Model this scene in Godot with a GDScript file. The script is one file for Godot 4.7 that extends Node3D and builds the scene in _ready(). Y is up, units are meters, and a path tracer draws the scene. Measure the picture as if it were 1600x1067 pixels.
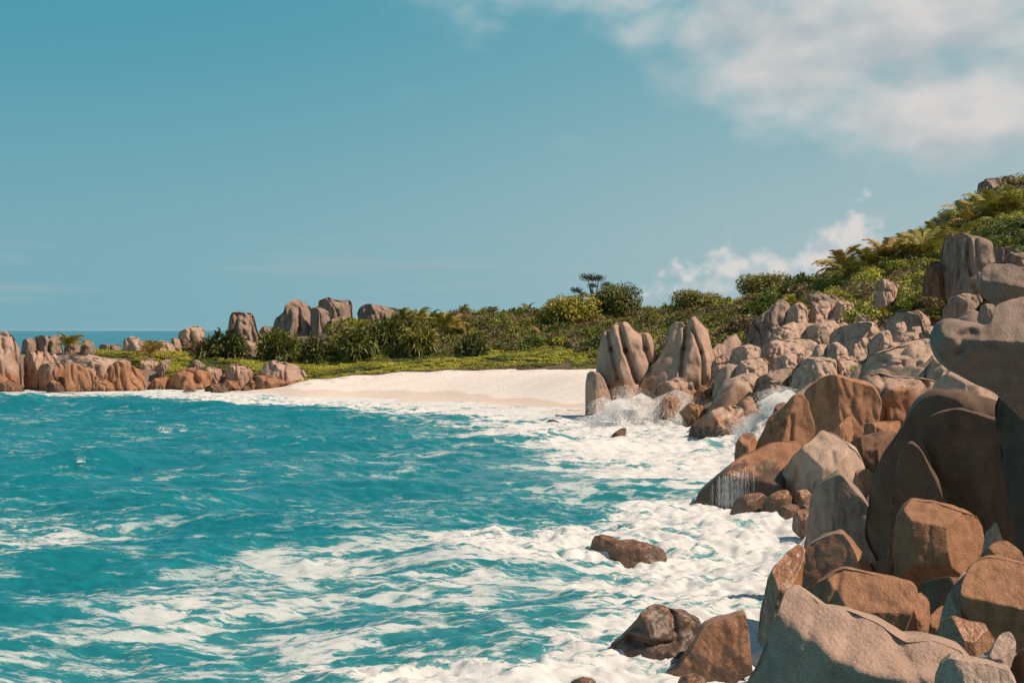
extends Node3D
# A rocky tropical cove: granite boulders, surf, a white beach, scrub and palms on the hills behind.
# Camera at the origin's x and z, 8 m above the sea; it looks along -z. at(px, py, d) turns a place
# in the 1600 x 1067 photograph and a distance in metres into a point of the world.

const F := 2222.0
const EYE := 8.0
const HORIZON := 515.0

var rng := RandomNumberGenerator.new()
var taken := {}
var M := {}
var n_low := FastNoiseLite.new()
var n_mid := FastNoiseLite.new()
var n_wave := FastNoiseLite.new()
var n_chop := FastNoiseLite.new()
var n_rip := FastNoiseLite.new()
var n_cell := FastNoiseLite.new()
var land_pts := PackedVector3Array()
var foam_pts := []
var streaming: MeshInstance3D
var common := {}
var surf_maps := []

func _ready() -> void:
	rng.seed = 7
	set_noises()
	make_camera_and_light()
	make_materials()
	make_land()
	print("land ", Time.get_ticks_msec())
	make_rock_slope()
	make_sea()
	print("sea ", Time.get_ticks_msec())
	make_rocks()
	print("rocks ", Time.get_ticks_msec())
	make_plants()
	print("plants ", Time.get_ticks_msec())
	make_spray()
	print("spray ", Time.get_ticks_msec())

func make_camera_and_light() -> void:
	var cam := Camera3D.new()
	cam.name = "camera"
	cam.fov = rad_to_deg(2.0 * atan(533.5 / F))
	cam.near = 0.1
	cam.far = 20000.0
	cam.position = Vector3(0, EYE, 0)
	cam.rotation.x = -atan((533.5 - HORIZON) / F)
	cam.current = true
	add_child(cam)
	var env := Environment.new()
	env.tonemap_mode = Environment.TONE_MAPPER_LINEAR
	env.tonemap_exposure = 1.0
	env.background_mode = Environment.BG_SKY
	env.ambient_light_source = Environment.AMBIENT_SOURCE_SKY
	env.sdfgi_enabled = true
	env.ssao_enabled = true
	env.ssil_enabled = true
	var sky := Sky.new()
	var pm := PanoramaSkyMaterial.new()
	pm.panorama = sky_picture()
	pm.energy_multiplier = 1.0
	sky.sky_material = pm
	env.sky = sky
	var we := WorldEnvironment.new()
	we.name = "environment"
	we.environment = env
	add_child(we)
	var sun := DirectionalLight3D.new()
	sun.name = "sun"
	sun.light_energy = 1.6
	sun.light_color = Color(1.0, 0.905, 0.815)
	sun.light_angular_distance = 0.5
	sun.shadow_enabled = true
	add_child(sun)
	sun.look_at_from_position(Vector3(0.60, 0.78, 0.18) * 50.0, Vector3.ZERO)
	print("light ", Time.get_ticks_msec())

# ---------------------------------------------------------------- sky
func sky_picture() -> ImageTexture:
	var w := 4096
	var h := 2048
	var na := FastNoiseLite.new()
	na.seed = 21
	na.frequency = 1.0
	na.fractal_octaves = 6
	na.fractal_gain = 0.52
	var nb := FastNoiseLite.new()
	nb.seed = 5
	nb.frequency = 1.0
	nb.fractal_octaves = 6
	nb.fractal_gain = 0.55
	var rows := []
	rows.resize(h)
	var work := func(y: int) -> void:
		var row := PackedByteArray()
		row.resize(w * 3)
		var el := 90.0 - (y + 0.5) / h * 180.0
		var e := maxf(el, 0.0)
		var vert := 0.66 - 0.34 * smoothstep(2.0, 15.0, e) - 0.20 * smoothstep(0.0, 16.0, e) - 0.22 * smoothstep(15.0, 70.0, e) - 0.03 * (1.0 - smoothstep(0.0, 4.0, e))
		var step := 1 if el > -1.0 and el < 24.0 else 8
		var x := 0
		while x < w:
			var az := wrapf((x + 0.5) / w * 360.0, -180.0, 180.0)
			var s := sin(deg_to_rad(az - 2.0))
			var k := vert + 0.27 + 0.12 * s + 0.22 * tanh(s * 4.0)
			var c := Color8(60, 145, 170).lerp(Color8(156, 184, 190), clampf(k, 0.0, 1.1))
			c = c.lerp(Color8(46, 80, 101), 0.95 * smoothstep(14.0, 60.0, e))
			if el > -0.5:
				var dir := Vector3(cos(deg_to_rad(el)) * sin(deg_to_rad(az)), sin(deg_to_rad(e)), -cos(deg_to_rad(el)) * cos(deg_to_rad(az)))
				# the high grey-white layer; the same layer goes on round the sky
				var sheet := smoothstep(4.6, 7.6, e) * (1.0 - 0.8 * smoothstep(20.0, 50.0, e))
				var q := Vector3(dir.x * 5.0, dir.y * 9.0, dir.z * 5.0)
				var v := na.get_noise_3dv(q * 1.3) * 0.95 + na.get_noise_3dv(q * 3.6 + Vector3(4, 2, 9)) * 0.34
				var lean := 0.70 * tanh((az + 0.6 - maxf((13.0 - e) * 2.45, -6.0)) / 5.5) * (1.0 - 0.7 * smoothstep(16.0, 26.0, e)) if absf(az) < 60.0 else 0.44 * sin(deg_to_rad(az * 2.2 + 40.0))
				var a := smoothstep(-0.30, 0.85, v + lean + 0.05) * sheet * 0.92 * smoothstep(-9.0, -3.0, az if absf(az) < 60.0 else 60.0)
				var tone := clampf(0.55 + na.get_noise_3dv(q * 2.4 + Vector3(7, 1, 3)) * 1.3, 0.0, 1.0)
				c = c.lerp(Color8(182, 188, 192).lerp(Color8(220, 213, 210), tone), a)
				# fair-weather heaps low over the land
				var p := az - 10.8
				var top := 2.4 + 2.4 * exp(-pow((p - 2.9) / 1.9, 2.0)) + 1.05 * exp(-pow((p + 1.2) / 2.6, 2.0))
				top *= smoothstep(-6.6, -4.2, p) * (1.0 - smoothstep(3.7, 5.0, p))
				var rest := nb.get_noise_2d(az * 0.05 + 40.0, 3.0)
				if p < -14.0 or p > 13.0:
					top = maxf(0.0, rest * 9.0 - 1.0) if absf(az) > 24.0 else 0.0
				if top > 0.2 and e < 8.0:
					var lump := nb.get_noise_2d(az * 0.55, e * 0.75) * 0.95 + nb.get_noise_2d(az * 2.2 + 9.0, e * 2.6) * 0.34
					var edge := (top - e) * 1.1 + lump * 1.9
					var d := smoothstep(0.0, 0.9, edge) * smoothstep(0.9, 2.2, e + lump * 0.5) * 0.82
					var lit := clampf(0.62 + (nb.get_noise_2d(az * 0.8 + 1.2, e * 1.0 + 0.8) - nb.get_noise_2d(az * 0.8 + 0.2, e * 1.0)) * 1.6, 0.0, 1.0)
					c = c.lerp(Color8(184, 195, 200).lerp(Color8(228, 219, 214), lit), d)
				# thin bands of far haze
				var band := smoothstep(0.08, 0.42, na.get_noise_2d(az * 0.06, e * 0.9 + 3.0)) * smoothstep(0.2, 1.0, e) * (1.0 - smoothstep(2.0, 4.5, e))
				c = c.lerp(Color8(158, 180, 188), band * 0.45)
			for i in mini(step, w - x):
				row[(x + i) * 3] = int(clampf(c.r, 0, 1) * 255.0 + 0.5)
				row[(x + i) * 3 + 1] = int(clampf(c.g, 0, 1) * 255.0 + 0.5)
				row[(x + i) * 3 + 2] = int(clampf(c.b, 0, 1) * 255.0 + 0.5)
			x += step
		rows[y] = row
	# below the horizon one even colour is enough
	var id := WorkerThreadPool.add_group_task(work, h / 2 + 16, 8)
	WorkerThreadPool.wait_for_group_task_completion(id)
	var all := PackedByteArray()
	for y in h:
		all.append_array(rows[mini(y, h / 2 + 15)])
	return ImageTexture.create_from_image(Image.create_from_data(w, h, false, Image.FORMAT_RGB8, all))

# ---------------------------------------------------------------- helpers
func at(px: float, py: float, d: float) -> Vector3:
	return Vector3((px - 800.0) / F * d, EYE - (py - HORIZON) / F * d, -d)

func noise(s: int, octaves: int, gain := 0.5) -> FastNoiseLite:
	var n := FastNoiseLite.new()
	n.seed = s
	n.frequency = 1.0
	n.noise_type = FastNoiseLite.TYPE_SIMPLEX_SMOOTH
	n.fractal_octaves = octaves
	n.fractal_gain = gain
	return n

func set_noises() -> void:
	n_low = noise(3, 2)
	n_mid = noise(11, 3)
	n_wave = noise(17, 2)
	n_chop = noise(23, 3, 0.55)
	n_rip = noise(31, 2)
	n_cell.seed = 77
	n_cell.frequency = 1.0
	n_cell.noise_type = FastNoiseLite.TYPE_CELLULAR
	n_cell.cellular_return_type = FastNoiseLite.RETURN_DISTANCE2_SUB
	n_cell.fractal_type = FastNoiseLite.FRACTAL_NONE
	n_cell.domain_warp_enabled = true
	n_cell.domain_warp_amplitude = 0.3
	n_cell.domain_warp_frequency = 0.8

func numbered(s: String) -> String:
	var k: int = taken.get(s, 0)
	taken[s] = k + 1
	return s if k == 0 else "%s_%03d" % [s, k]

func tag(o: Node, label := "", category := "", group := "", kind := "") -> void:
	if label: o.set_meta("label", label)
	if category: o.set_meta("category", category)
	if group: o.set_meta("group", group)
	if kind: o.set_meta("kind", kind)

func put(mesh: Mesh, called: String, mat: Material, parent: Node = self) -> MeshInstance3D:
	var o := MeshInstance3D.new()
	o.name = numbered(called) if parent == self else called
	o.mesh = mesh
	o.material_override = mat
	parent.add_child(o, true)
	return o

func array_mesh(v: PackedVector3Array, n: PackedVector3Array, c: PackedColorArray, idx: PackedInt32Array, uv := PackedVector2Array()) -> ArrayMesh:
	var a := []
	a.resize(Mesh.ARRAY_MAX)
	a[Mesh.ARRAY_VERTEX] = v
	a[Mesh.ARRAY_NORMAL] = n
	if c.size(): a[Mesh.ARRAY_COLOR] = c
	if uv.size(): a[Mesh.ARRAY_TEX_UV] = uv
	a[Mesh.ARRAY_INDEX] = idx
	var m := ArrayMesh.new()
	m.add_surface_from_arrays(Mesh.PRIMITIVE_TRIANGLES, a)
	return m

func grid_mesh(nx: int, nz: int, p: Callable, col = null, uvf = null) -> ArrayMesh:
	# p(i, j) gives the point of a (nx+1) x (nz+1) sheet; i runs to +x, j runs to -z
	var v := PackedVector3Array()
	v.resize((nx + 1) * (nz + 1))
	var rows := func(j: int) -> Array:
		var r := PackedVector3Array()
		r.resize(nx + 1)
		for i in nx + 1:
			r[i] = p.call(i, j)
		return [r]
	var got := []
	got.resize(nz + 1)
	var id := WorkerThreadPool.add_group_task(func(j: int): got[j] = rows.call(j)[0], nz + 1, 4)
	WorkerThreadPool.wait_for_group_task_completion(id)
	var n := PackedVector3Array()
	var c := PackedColorArray()
	var uv := PackedVector2Array()
	var idx := PackedInt32Array()
	v = PackedVector3Array()
	for j in nz + 1:
		v.append_array(got[j])
	n.resize(v.size())
	if col != null: c.resize(v.size())
	if uvf != null: uv.resize(v.size())
	idx.resize(nx * nz * 6)
	var k := 0
	for j in nz + 1:
		for i in nx + 1:
			var at_ := j * (nx + 1) + i
			var du := v[at_ + (1 if i < nx else 0)] - v[at_ - (1 if i > 0 else 0)]
			var dv := v[at_ + (nx + 1 if j < nz else 0)] - v[at_ - (nx + 1 if j > 0 else 0)]
			var nn := du.cross(dv).normalized()
			n[at_] = nn
			if col != null: c[at_] = col.call(v[at_], nn)
			if uvf != null: uv[at_] = uvf.call(v[at_])
			if i < nx and j < nz:
				idx[k] = at_; idx[k + 1] = at_ + nx + 1; idx[k + 2] = at_ + 1
				idx[k + 3] = at_ + 1; idx[k + 4] = at_ + nx + 1; idx[k + 5] = at_ + nx + 2
				k += 6
	return array_mesh(v, n, c, idx, uv)

func lin(r: float, g: float, b: float) -> Color:
	return Color(r, g, b).linear_to_srgb()

# ---------------------------------------------------------------- materials
func grain_picture(s: int, freq: float, lo: float, hi: float, contrast: float, size := 512) -> ImageTexture:
	var n := FastNoiseLite.new()
	n.seed = s
	n.noise_type = FastNoiseLite.TYPE_VALUE_CUBIC
	n.frequency = freq
	n.fractal_octaves = 4
	n.fractal_gain = 0.62
	var im := n.get_seamless_image(size, size, false, false, 0.15, true)
	im.convert(Image.FORMAT_L8)
	var b := im.get_data()
	var lut := PackedByteArray()
	lut.resize(256)
	for i in 256:
		var t := clampf(0.5 + (i / 255.0 - 0.5) * contrast, 0.0, 1.0)
		lut[i] = int(255.0 * lerpf(lo, hi, t))
	for i in b.size():
		b[i] = lut[b[i]]
	return ImageTexture.create_from_image(Image.create_from_data(size, size, false, Image.FORMAT_L8, b))

func stone(grain: Texture2D, bump: Texture2D, metres: float, relief_cm: float, rough: float) -> StandardMaterial3D:
	var m := StandardMaterial3D.new()
	m.vertex_color_use_as_albedo = true
	m.albedo_texture = grain
	m.roughness = rough
	m.uv1_triplanar = true
	m.uv1_world_triplanar = true
	m.uv1_scale = Vector3.ONE / metres
	m.heightmap_enabled = true
	m.heightmap_texture = bump
	m.heightmap_scale = relief_cm
	return m

func leafy(back: float) -> StandardMaterial3D:
	var m := StandardMaterial3D.new()
	m.vertex_color_use_as_albedo = true
	m.roughness = 0.55
	m.cull_mode = BaseMaterial3D.CULL_DISABLED
	m.backlight_enabled = true
	m.backlight = Color(back, back, back)
	return m

func make_materials() -> void:
	var speck := grain_picture(41, 0.09, 0.78, 1.0, 1.7)
	var bump := grain_picture(43, 0.05, 0.0, 1.0, 1.6)
	var soft := grain_picture(42, 0.05, 0.84, 1.0, 1.5)
	M.near_stone = stone(speck, bump, 0.62, 0.9, 0.85)
	M.mid_stone = stone(soft, bump, 1.6, 1.0, 0.85)
	M.far_stone = stone(soft, bump, 5.0, 2.2, 0.9)
	M.wet_near = stone(speck, bump, 0.7, 0.8, 0.42)
	M.wet_mid = stone(soft, bump, 1.6, 1.2, 0.5)
	M.soil = stone(speck, bump, 5.0, 3.0, 0.95)
	M.sand = stone(grain_picture(47, 0.06, 0.93, 1.0, 1.5), bump, 7.0, 2.5, 0.95)
	M.leaf = leafy(0.55)
	var bark := StandardMaterial3D.new()
	bark.albedo_color = lin(0.16, 0.12, 0.09)
	bark.roughness = 0.9
	M.bark = bark
	var white := StandardMaterial3D.new()
	white.albedo_color = lin(0.95, 0.95, 0.94)
	white.roughness = 0.6
	white.backlight_enabled = true
	white.backlight = Color(0.95, 0.95, 0.95)
	white.cull_mode = BaseMaterial3D.CULL_DISABLED
	M.white = white
	var foam := stone(grain_picture(71, 0.10, 0.90, 1.0, 1.6), bump, 1.2, 5.0, 0.9)
	foam.backlight_enabled = true
	foam.backlight = Color(0.5, 0.5, 0.5)
	M.foam = foam
	print("materials ", Time.get_ticks_msec())

# ---------------------------------------------------------------- land
func make_land() -> void:
	# [px, py, d] of bare ground seen or implied, then [x, y, z] of places the picture does not show
	var seen := [
		[400, 616, 176], [490, 612, 172], [640, 625, 161], [740, 632, 152], [860, 642, 140], [915, 650, 131], [960, 655, 126],
		[500, 592, 182], [560, 586, 182], [640, 581, 180], [720, 578, 177], [800, 577, 173], [880, 577, 168], [940, 580, 160],
		[500, 577, 195], [600, 570, 194], [700, 562, 192], [800, 556, 190], [900, 550, 186], [960, 548, 180],
		[560, 512, 240], [640, 505, 245], [720, 500, 250], [800, 498, 250], [880, 500, 255], [950, 490, 262], [1030, 495, 265], [1100, 490, 262], [1180, 480, 250], [1250, 467, 225],
		[480, 525, 250], [420, 525, 245], [380, 545, 225], [340, 560, 205],
		[620, 545, 212], [760, 538, 214], [900, 530, 214],
		[1300, 452, 190], [1380, 408, 190], [1440, 372, 192], [1530, 318, 195], [1600, 280, 195], [1760, 200, 195],
		[1350, 436, 165], [1420, 410, 165], [1500, 378, 165], [1580, 346, 165], [1660, 310, 165], [1330, 462, 148], [1400, 445, 148], [1480, 425, 146], [1560, 400, 146], [1640, 370, 146],
		[1040, 560, 165], [1100, 545, 160], [1150, 545, 152], [1200, 505, 160],
		[1000, 640, 132], [1060, 610, 128], [1110, 605, 124], [1150, 610, 116],
		[1190, 575, 130], [1240, 545, 136], [1300, 500, 142], [1360, 480, 138], [1420, 470, 134], [1480, 460, 130], [1550, 447, 128], [1600, 440, 128], [1700, 400, 125],
		[1200, 632, 112], [1260, 612, 114], [1320, 598, 114], [1380, 582, 110], [1450, 580, 102], [1500, 535, 100], [1560, 508, 98], [1650, 510, 90],
		[1230, 715, 80], [1290, 710, 82], [1350, 710, 80], [1420, 700, 78], [1480, 690, 74], [1560, 670, 66], [1650, 640, 58],
		[1300, 850, 57], [1370, 840, 54], [1430, 810, 48], [1500, 800, 46],
		[1330, 1000, 40], [1380, 990, 36], [1430, 985, 30], [1500, 1000, 28], [1560, 1000, 28], [1640, 960, 28],
		[1280, 1020, 29], [1400, 1080, 23], [1480, 1100, 19], [1560, 1110, 17], [1700, 1100, 16],
		[20, 613, 190], [90, 613, 189], [160, 613, 190], [230, 612, 190], [300, 612, 189], [360, 612, 188], [420, 610, 187], [455, 606, 186],
		[0, 552, 205], [40, 550, 205], [80, 549, 206], [120, 549, 206], [160, 549, 206], [200, 550, 206], [240, 551, 207], [280, 551, 207], [320, 552, 210], [350, 566, 200], [430, 574, 197], [150, 566, 200], [240, 572, 200], [300, 578, 198],
	]
	for s in seen:
		land_pts.append(at(s[0], s[1], s[2]))
	for s in [[-70, 1.0, -200], [-75, -3, -184], [-60, -3, -180], [-45, -3, -178], [-36, -2, -170], [-20, -2.5, -160], [-10, -2.5, -150], [-2, -2.5, -140], [3, -2.5, -130], [6, -3, -122],
			[-68, -4, -235], [-58, -3, -245], [-48, 0, -262], [-60, -4, -300], [-40, 3, -300], [-10, 7, -310], [20, 8, -320], [60, 12, -320], [110, 24, -300], [120, 30, -220], [100, 26, -170],
			[10, -3, -115], [14, -2.5, -100], [10, -4, -90], [12, -3.5, -75], [10, -4, -60], [10, -4, -45], [7, -4, -35], [5, -3.5, -27], [3, -4, -20], [0, -4, -10], [4, -1, -13], [6, 2.5, -11], [9, 4.5, -10], [14, 5.5, -8],
			[-20, -4, -100], [-20, -4, -60], [-60, -4, -120], [-20, -4, -20], [60, 16, -100], [40, 10, -60], [25, 7, -30], [20, 6, -5], [-90, -5, -200], [-90, -5, -320], [-90, -5, -100]]:
		land_pts.append(Vector3(s[0], s[1], s[2]))
	for i in 14:
		for j in 20:
			var x := -110.0 + i * 10.0
			var z := 10.0 - j * 9.0
			var edge := lerpf(-2.0, 8.0, clampf((-z - 8.0) / 40.0, 0.0, 1.0))
			if x < edge - 6.0 and z > beach_shore(x) + 12.0:
				land_pts.append(Vector3(x, -4.0, z))
	var n_soil := noise(53, 3)
	var x0 := -110.0
	var z0 := 0.0
	var nx := 250
	var nz := 270
	var p := func(i: int, j: int) -> Vector3:
		var x := x0 + i * 1.0
		var z := z0 - j * 1.25
		return Vector3(x, land_h(x, z), z)
	var col := func(q: Vector3, nn: Vector3) -> Color:
		var t := n_soil.get_noise_2d(q.x * 0.12, q.z * 0.12)
		var c := Color(0.14, 0.12, 0.06).lerp(Color(0.22, 0.15, 0.10), clampf(0.5 + t, 0, 1))
		var rocky := 0.0
		if q.z > -142.0 and q.x > 8.0:
			rocky = 1.0
		if q.x < -32.0 and q.z > -215.0:
			rocky = 1.0
		return c.lerp(Color(0.22, 0.155, 0.115).lerp(Color(0.33, 0.24, 0.18), clampf(0.5 + t * 1.5, 0, 1)), rocky)
	var g := put(grid_mesh(nx, nz, p, col), "ground", M.soil)
	tag(g, "", "", "", "structure")
	# the beach: a sheet of pale sand laid over the ground between the waterline and the plants
	var bx := -46.0
	var bz := -112.0
	var sand_p := func(i: int, j: int) -> Vector3:
		var x := bx + i * 0.5
		var z := bz - j * 0.5
		var y := land_h(x, z)
		var inland := beach_back(x) - z
		var edge := n_soil.get_noise_2d(x * 0.25, z * 0.25) * 2.4
		return Vector3(x, y + 0.05 - 1.6 * smoothstep(-0.8, 1.2, inland + edge) - (1.5 if x > 11.0 else 0.0), z)
	var n_sand := noise(59, 3)
	var sand_c := func(q: Vector3, nn: Vector3) -> Color:
		var t := n_sand.get_noise_2d(q.x * 0.08, q.z * 0.3)
		# the swash has soaked the sand below an uneven line
		var wet := smoothstep(-0.06, 0.06, 0.62 + n_sand.get_noise_2d(q.x * 0.06 + 7.0, q.z * 0.06) * 0.5 - q.y)
		var c := Color(0.84, 0.755, 0.69).lerp(Color(0.89, 0.81, 0.75), clampf(0.5 + t, 0, 1))
		c = c.lerp(Color(0.73, 0.615, 0.53), wet)
		# dry leaves and twigs washed up in a broken line in front of the plants
		var inland := beach_back(q.x) - q.z
		if inland > -5.0 and n_sand.get_noise_2d(q.x * 1.6, q.z * 1.1) > 0.22 - 0.06 * (inland + 2.0):
			c = c.lerp(Color(0.30, 0.22, 0.16), 0.55)
		return c
	var b := put(grid_mesh(118, 150, sand_p, sand_c), "beach", M.sand)
	tag(b, "", "", "", "structure")

func beach_back(x: float) -> float:
	# z of the line where plants begin
	var t := clampf((x + 27.0) / 38.0, 0.0, 1.0)
	return lerpf(-183.5, -163.0, t) - 5.0 * sin(t * PI)

func land_h(x: float, z: float) -> float:
	var sw := 0.0
	var sy := 0.0
	for q in land_pts:
		var dx := q.x - x
		var dz := q.z - z
		var r := dx * dx + dz * dz + 3.0
		var w := 1.0 / (r * sqrt(r) * 1.0)
		sw += w
		sy += w * q.y
	return sy / sw

func make_rock_slope() -> void:
	# the bedrock of the bare granite slope: joints split it into rounded, tilted slabs
	var cells := FastNoiseLite.new()
	cells.seed = 88
	cells.frequency = 1.0
	cells.noise_type = FastNoiseLite.TYPE_CELLULAR
	cells.fractal_type = FastNoiseLite.FRACTAL_NONE
	cells.cellular_return_type = FastNoiseLite.RETURN_CELL_VALUE
	var gaps: FastNoiseLite = cells.duplicate()
	gaps.cellular_return_type = FastNoiseLite.RETURN_DISTANCE2_SUB
	var nz := noise(91, 3)
	var p := func(i: int, j: int) -> Vector3:
		var x := 13.0 + i * 0.16
		var z := -86.0 - j * 0.2
		var u := (x * 0.8 - z * 0.3) * 0.19 + nz.get_noise_2d(x * 0.12, z * 0.12) * 0.5
		var w := (x * 0.3 + z * 0.8) * 0.30 + nz.get_noise_2d(x * 0.12 + 9.0, z * 0.12) * 0.5
		var f := smoothstep(0.0, 0.55, gaps.get_noise_2d(u, w) + 1.0)
		var f2 := smoothstep(0.0, 0.5, gaps.get_noise_2d(u * 2.6 + 5.0, w * 2.4) + 1.0)
		var lift := 0.5 + cells.get_noise_2d(u, w) * 0.5
		# it sinks under the plants and the sea at its rim
		var rim := smoothstep(0.0, 5.0, minf(minf(x - 13.0, 45.0 - x), minf(-86.0 - z + 2.0, z + 146.0)))
		var top := smoothstep(10.9, 9.3, land_h(x, z) + 0.06 * (x - 30.0)) * (1.0 - smoothstep(28.0, 32.0, x) * smoothstep(-117.0, -122.0, z))
		return Vector3(x, land_h(x, z) - 1.6 + (2.3 + lift * 1.6) * (0.25 + 0.75 * f) * rim * top + 0.35 * f2 * rim + nz.get_noise_2d(x * 0.5, z * 0.5) * 0.25, z)
	var col := func(q: Vector3, nn: Vector3) -> Color:
		var t := nz.get_noise_2d(q.x * 0.35, q.z * 0.35)
		var st := nz.get_noise_2d(q.x * 1.1 + 30.0, q.z * 0.5)
		var c := Color(0.50, 0.365, 0.285).lerp(Color(0.40, 0.29, 0.225), clampf(0.5 + t * 1.4, 0, 1))
		c = c.lerp(Color(0.26, 0.18, 0.135), 0.6 * smoothstep(0.1, 0.35, st))
		return c.lerp(Color(0.34, 0.178, 0.095), 0.7 * smoothstep(-0.2, 0.2, 3.0 - q.y + t * 2.0))
	var g := put(grid_mesh(200, 300, p, col), "bedrock", M.far_stone)
	tag(g, "", "", "", "structure")

# ---------------------------------------------------------------- sea
func foam_cover(x: float, z: float) -> float:
	# how much of the water is covered by foam, from places where the surf can be read
	var sw := 0.0
	var sy := 0.0
	var d := maxf(-z, 8.0)
	var u := x / d * 3.0
	var lz := log(d) * 2.0
	for q: Vector3 in foam_pts:
		var a := q.x - u
		var b := q.z - lz
		var r := a * a + b * b + 0.0008
		var w := 1.0 / (r * r)
		sw += w
		sy += w * q.y
	return sy / sw

func wave(x: float, z: float) -> float:
	var d := -z
	var calm := 1.0 - 0.75 * smoothstep(0.0, 1.0, (beach_shore(x) - z + 14.0) / 14.0)
	var surf := surf_at(x, z)
	# long swell from the open sea, chop on its back, ripples
	var sw := n_wave.get_noise_2d(x * 0.030 + 3.0, z * 0.070 + x * 0.016)
	var y := (0.35 - absf(sw) * 1.5) * 0.75 + n_wave.get_noise_2d(x * 0.07 + 60.0, z * 0.12) * 0.35
	var c := n_chop.get_noise_2d(x * 0.15, z * 0.30 + x * 0.05)
	y += (0.30 - absf(c) * 1.3) * 0.26
	var c2 := n_chop.get_noise_2d(x * 0.5 + 40.0, z * 0.95)
	y += (0.2 - absf(c2)) * 0.11
	y += n_rip.get_noise_2d(x * 1.5, z * 2.3) * 0.03
	y *= calm
	# broken water heaps up where the surf runs
	var heap := smoothstep(0.45, 1.0, surf)
	if heap > 0.0:
		var h := n_chop.get_noise_2d(x * 0.42 + 11.0, z * 0.62)
		var h2 := n_chop.get_noise_2d(x * 1.25 + 31.0, z * 1.7)
		y += heap * calm * ((0.28 - absf(h)) * 0.50 + (0.22 - absf(h2)) * 0.10)
	# the swell that rises in front of the beach
	var crest := -152.0 + 0.62 * (x + 55.0) + 2.2 * sin(x * 0.13)
	var side := z - crest
	var lift := exp(-pow(side / (5.0 if side > 0.0 else 3.2), 2.0)) * smoothstep(-5.0, -16.0, x)
	y += lift * (0.85 + 0.5 * n_wave.get_noise_1d(x * 0.11))
	# another one, breaking, left of the middle
	var s2 := z - (-83.0 + 0.10 * x + 1.2 * sin(x * 0.3))
	y += exp(-pow(s2 / (2.6 if s2 > 0.0 else 1.6), 2.0)) * 0.55 * exp(-pow((x + 25.5) / 2.6, 2.0))
	return y

func surf_at(x: float, z: float) -> float:
	for q in surf_maps:
		var u: float = (x - q[0]) / q[2]
		var v: float = (q[1] - z) / q[3]
		if u >= 0.0 and u <= 1.0 and v >= 0.0 and v <= 1.0:
			var fx := u * 126.99
			var fy := v * 126.99
			var i := int(fx)
			var j := int(fy)
			fx -= i
			fy -= j
			var c: PackedFloat32Array = q[4]
			var k := j * 128 + i
			return lerpf(lerpf(c[k], c[k + 1], fx), lerpf(c[k + 128], c[k + 129], fx), fy)
	return 0.0

func beach_shore(x: float) -> float:
	return lerpf(-178.0, -132.0, clampf((x + 32.0) / 39.0, 0.0, 1.0))

func equalised(im: Image) -> PackedFloat32Array:
	im.convert(Image.FORMAT_L8)
	var b := im.get_data()
	var hist := PackedInt32Array()
	hist.resize(256)
	for i in range(0, b.size(), 7):
		hist[b[i]] += 1
	var lut := PackedFloat32Array()
	lut.resize(256)
	var sum := 0
	var all := 0
	for i in 256: all += hist[i]
	for i in 256:
		sum += hist[i]
		lut[i] = float(sum) / all
	return lut

func foam_noise(s: int, freq: float, w: int, h: int, stretch: float, ridged: bool) -> Image:
	var n := FastNoiseLite.new()
	n.seed = s
	n.noise_type = FastNoiseLite.TYPE_SIMPLEX_SMOOTH
	n.frequency = freq
	n.fractal_type = FastNoiseLite.FRACTAL_RIDGED if ridged else FastNoiseLite.FRACTAL_FBM
	n.fractal_octaves = 5
	n.fractal_gain = 0.58
	n.domain_warp_enabled = true
	n.domain_warp_type = FastNoiseLite.DOMAIN_WARP_SIMPLEX
	n.domain_warp_amplitude = 0.9 / freq
	n.domain_warp_frequency = freq * 0.7
	n.domain_warp_fractal_octaves = 3
	var im := n.get_image(int(w / stretch), h)
	im.convert(Image.FORMAT_L8)
	im.resize(w, h, Image.INTERPOLATE_CUBIC)
	return im

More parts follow.
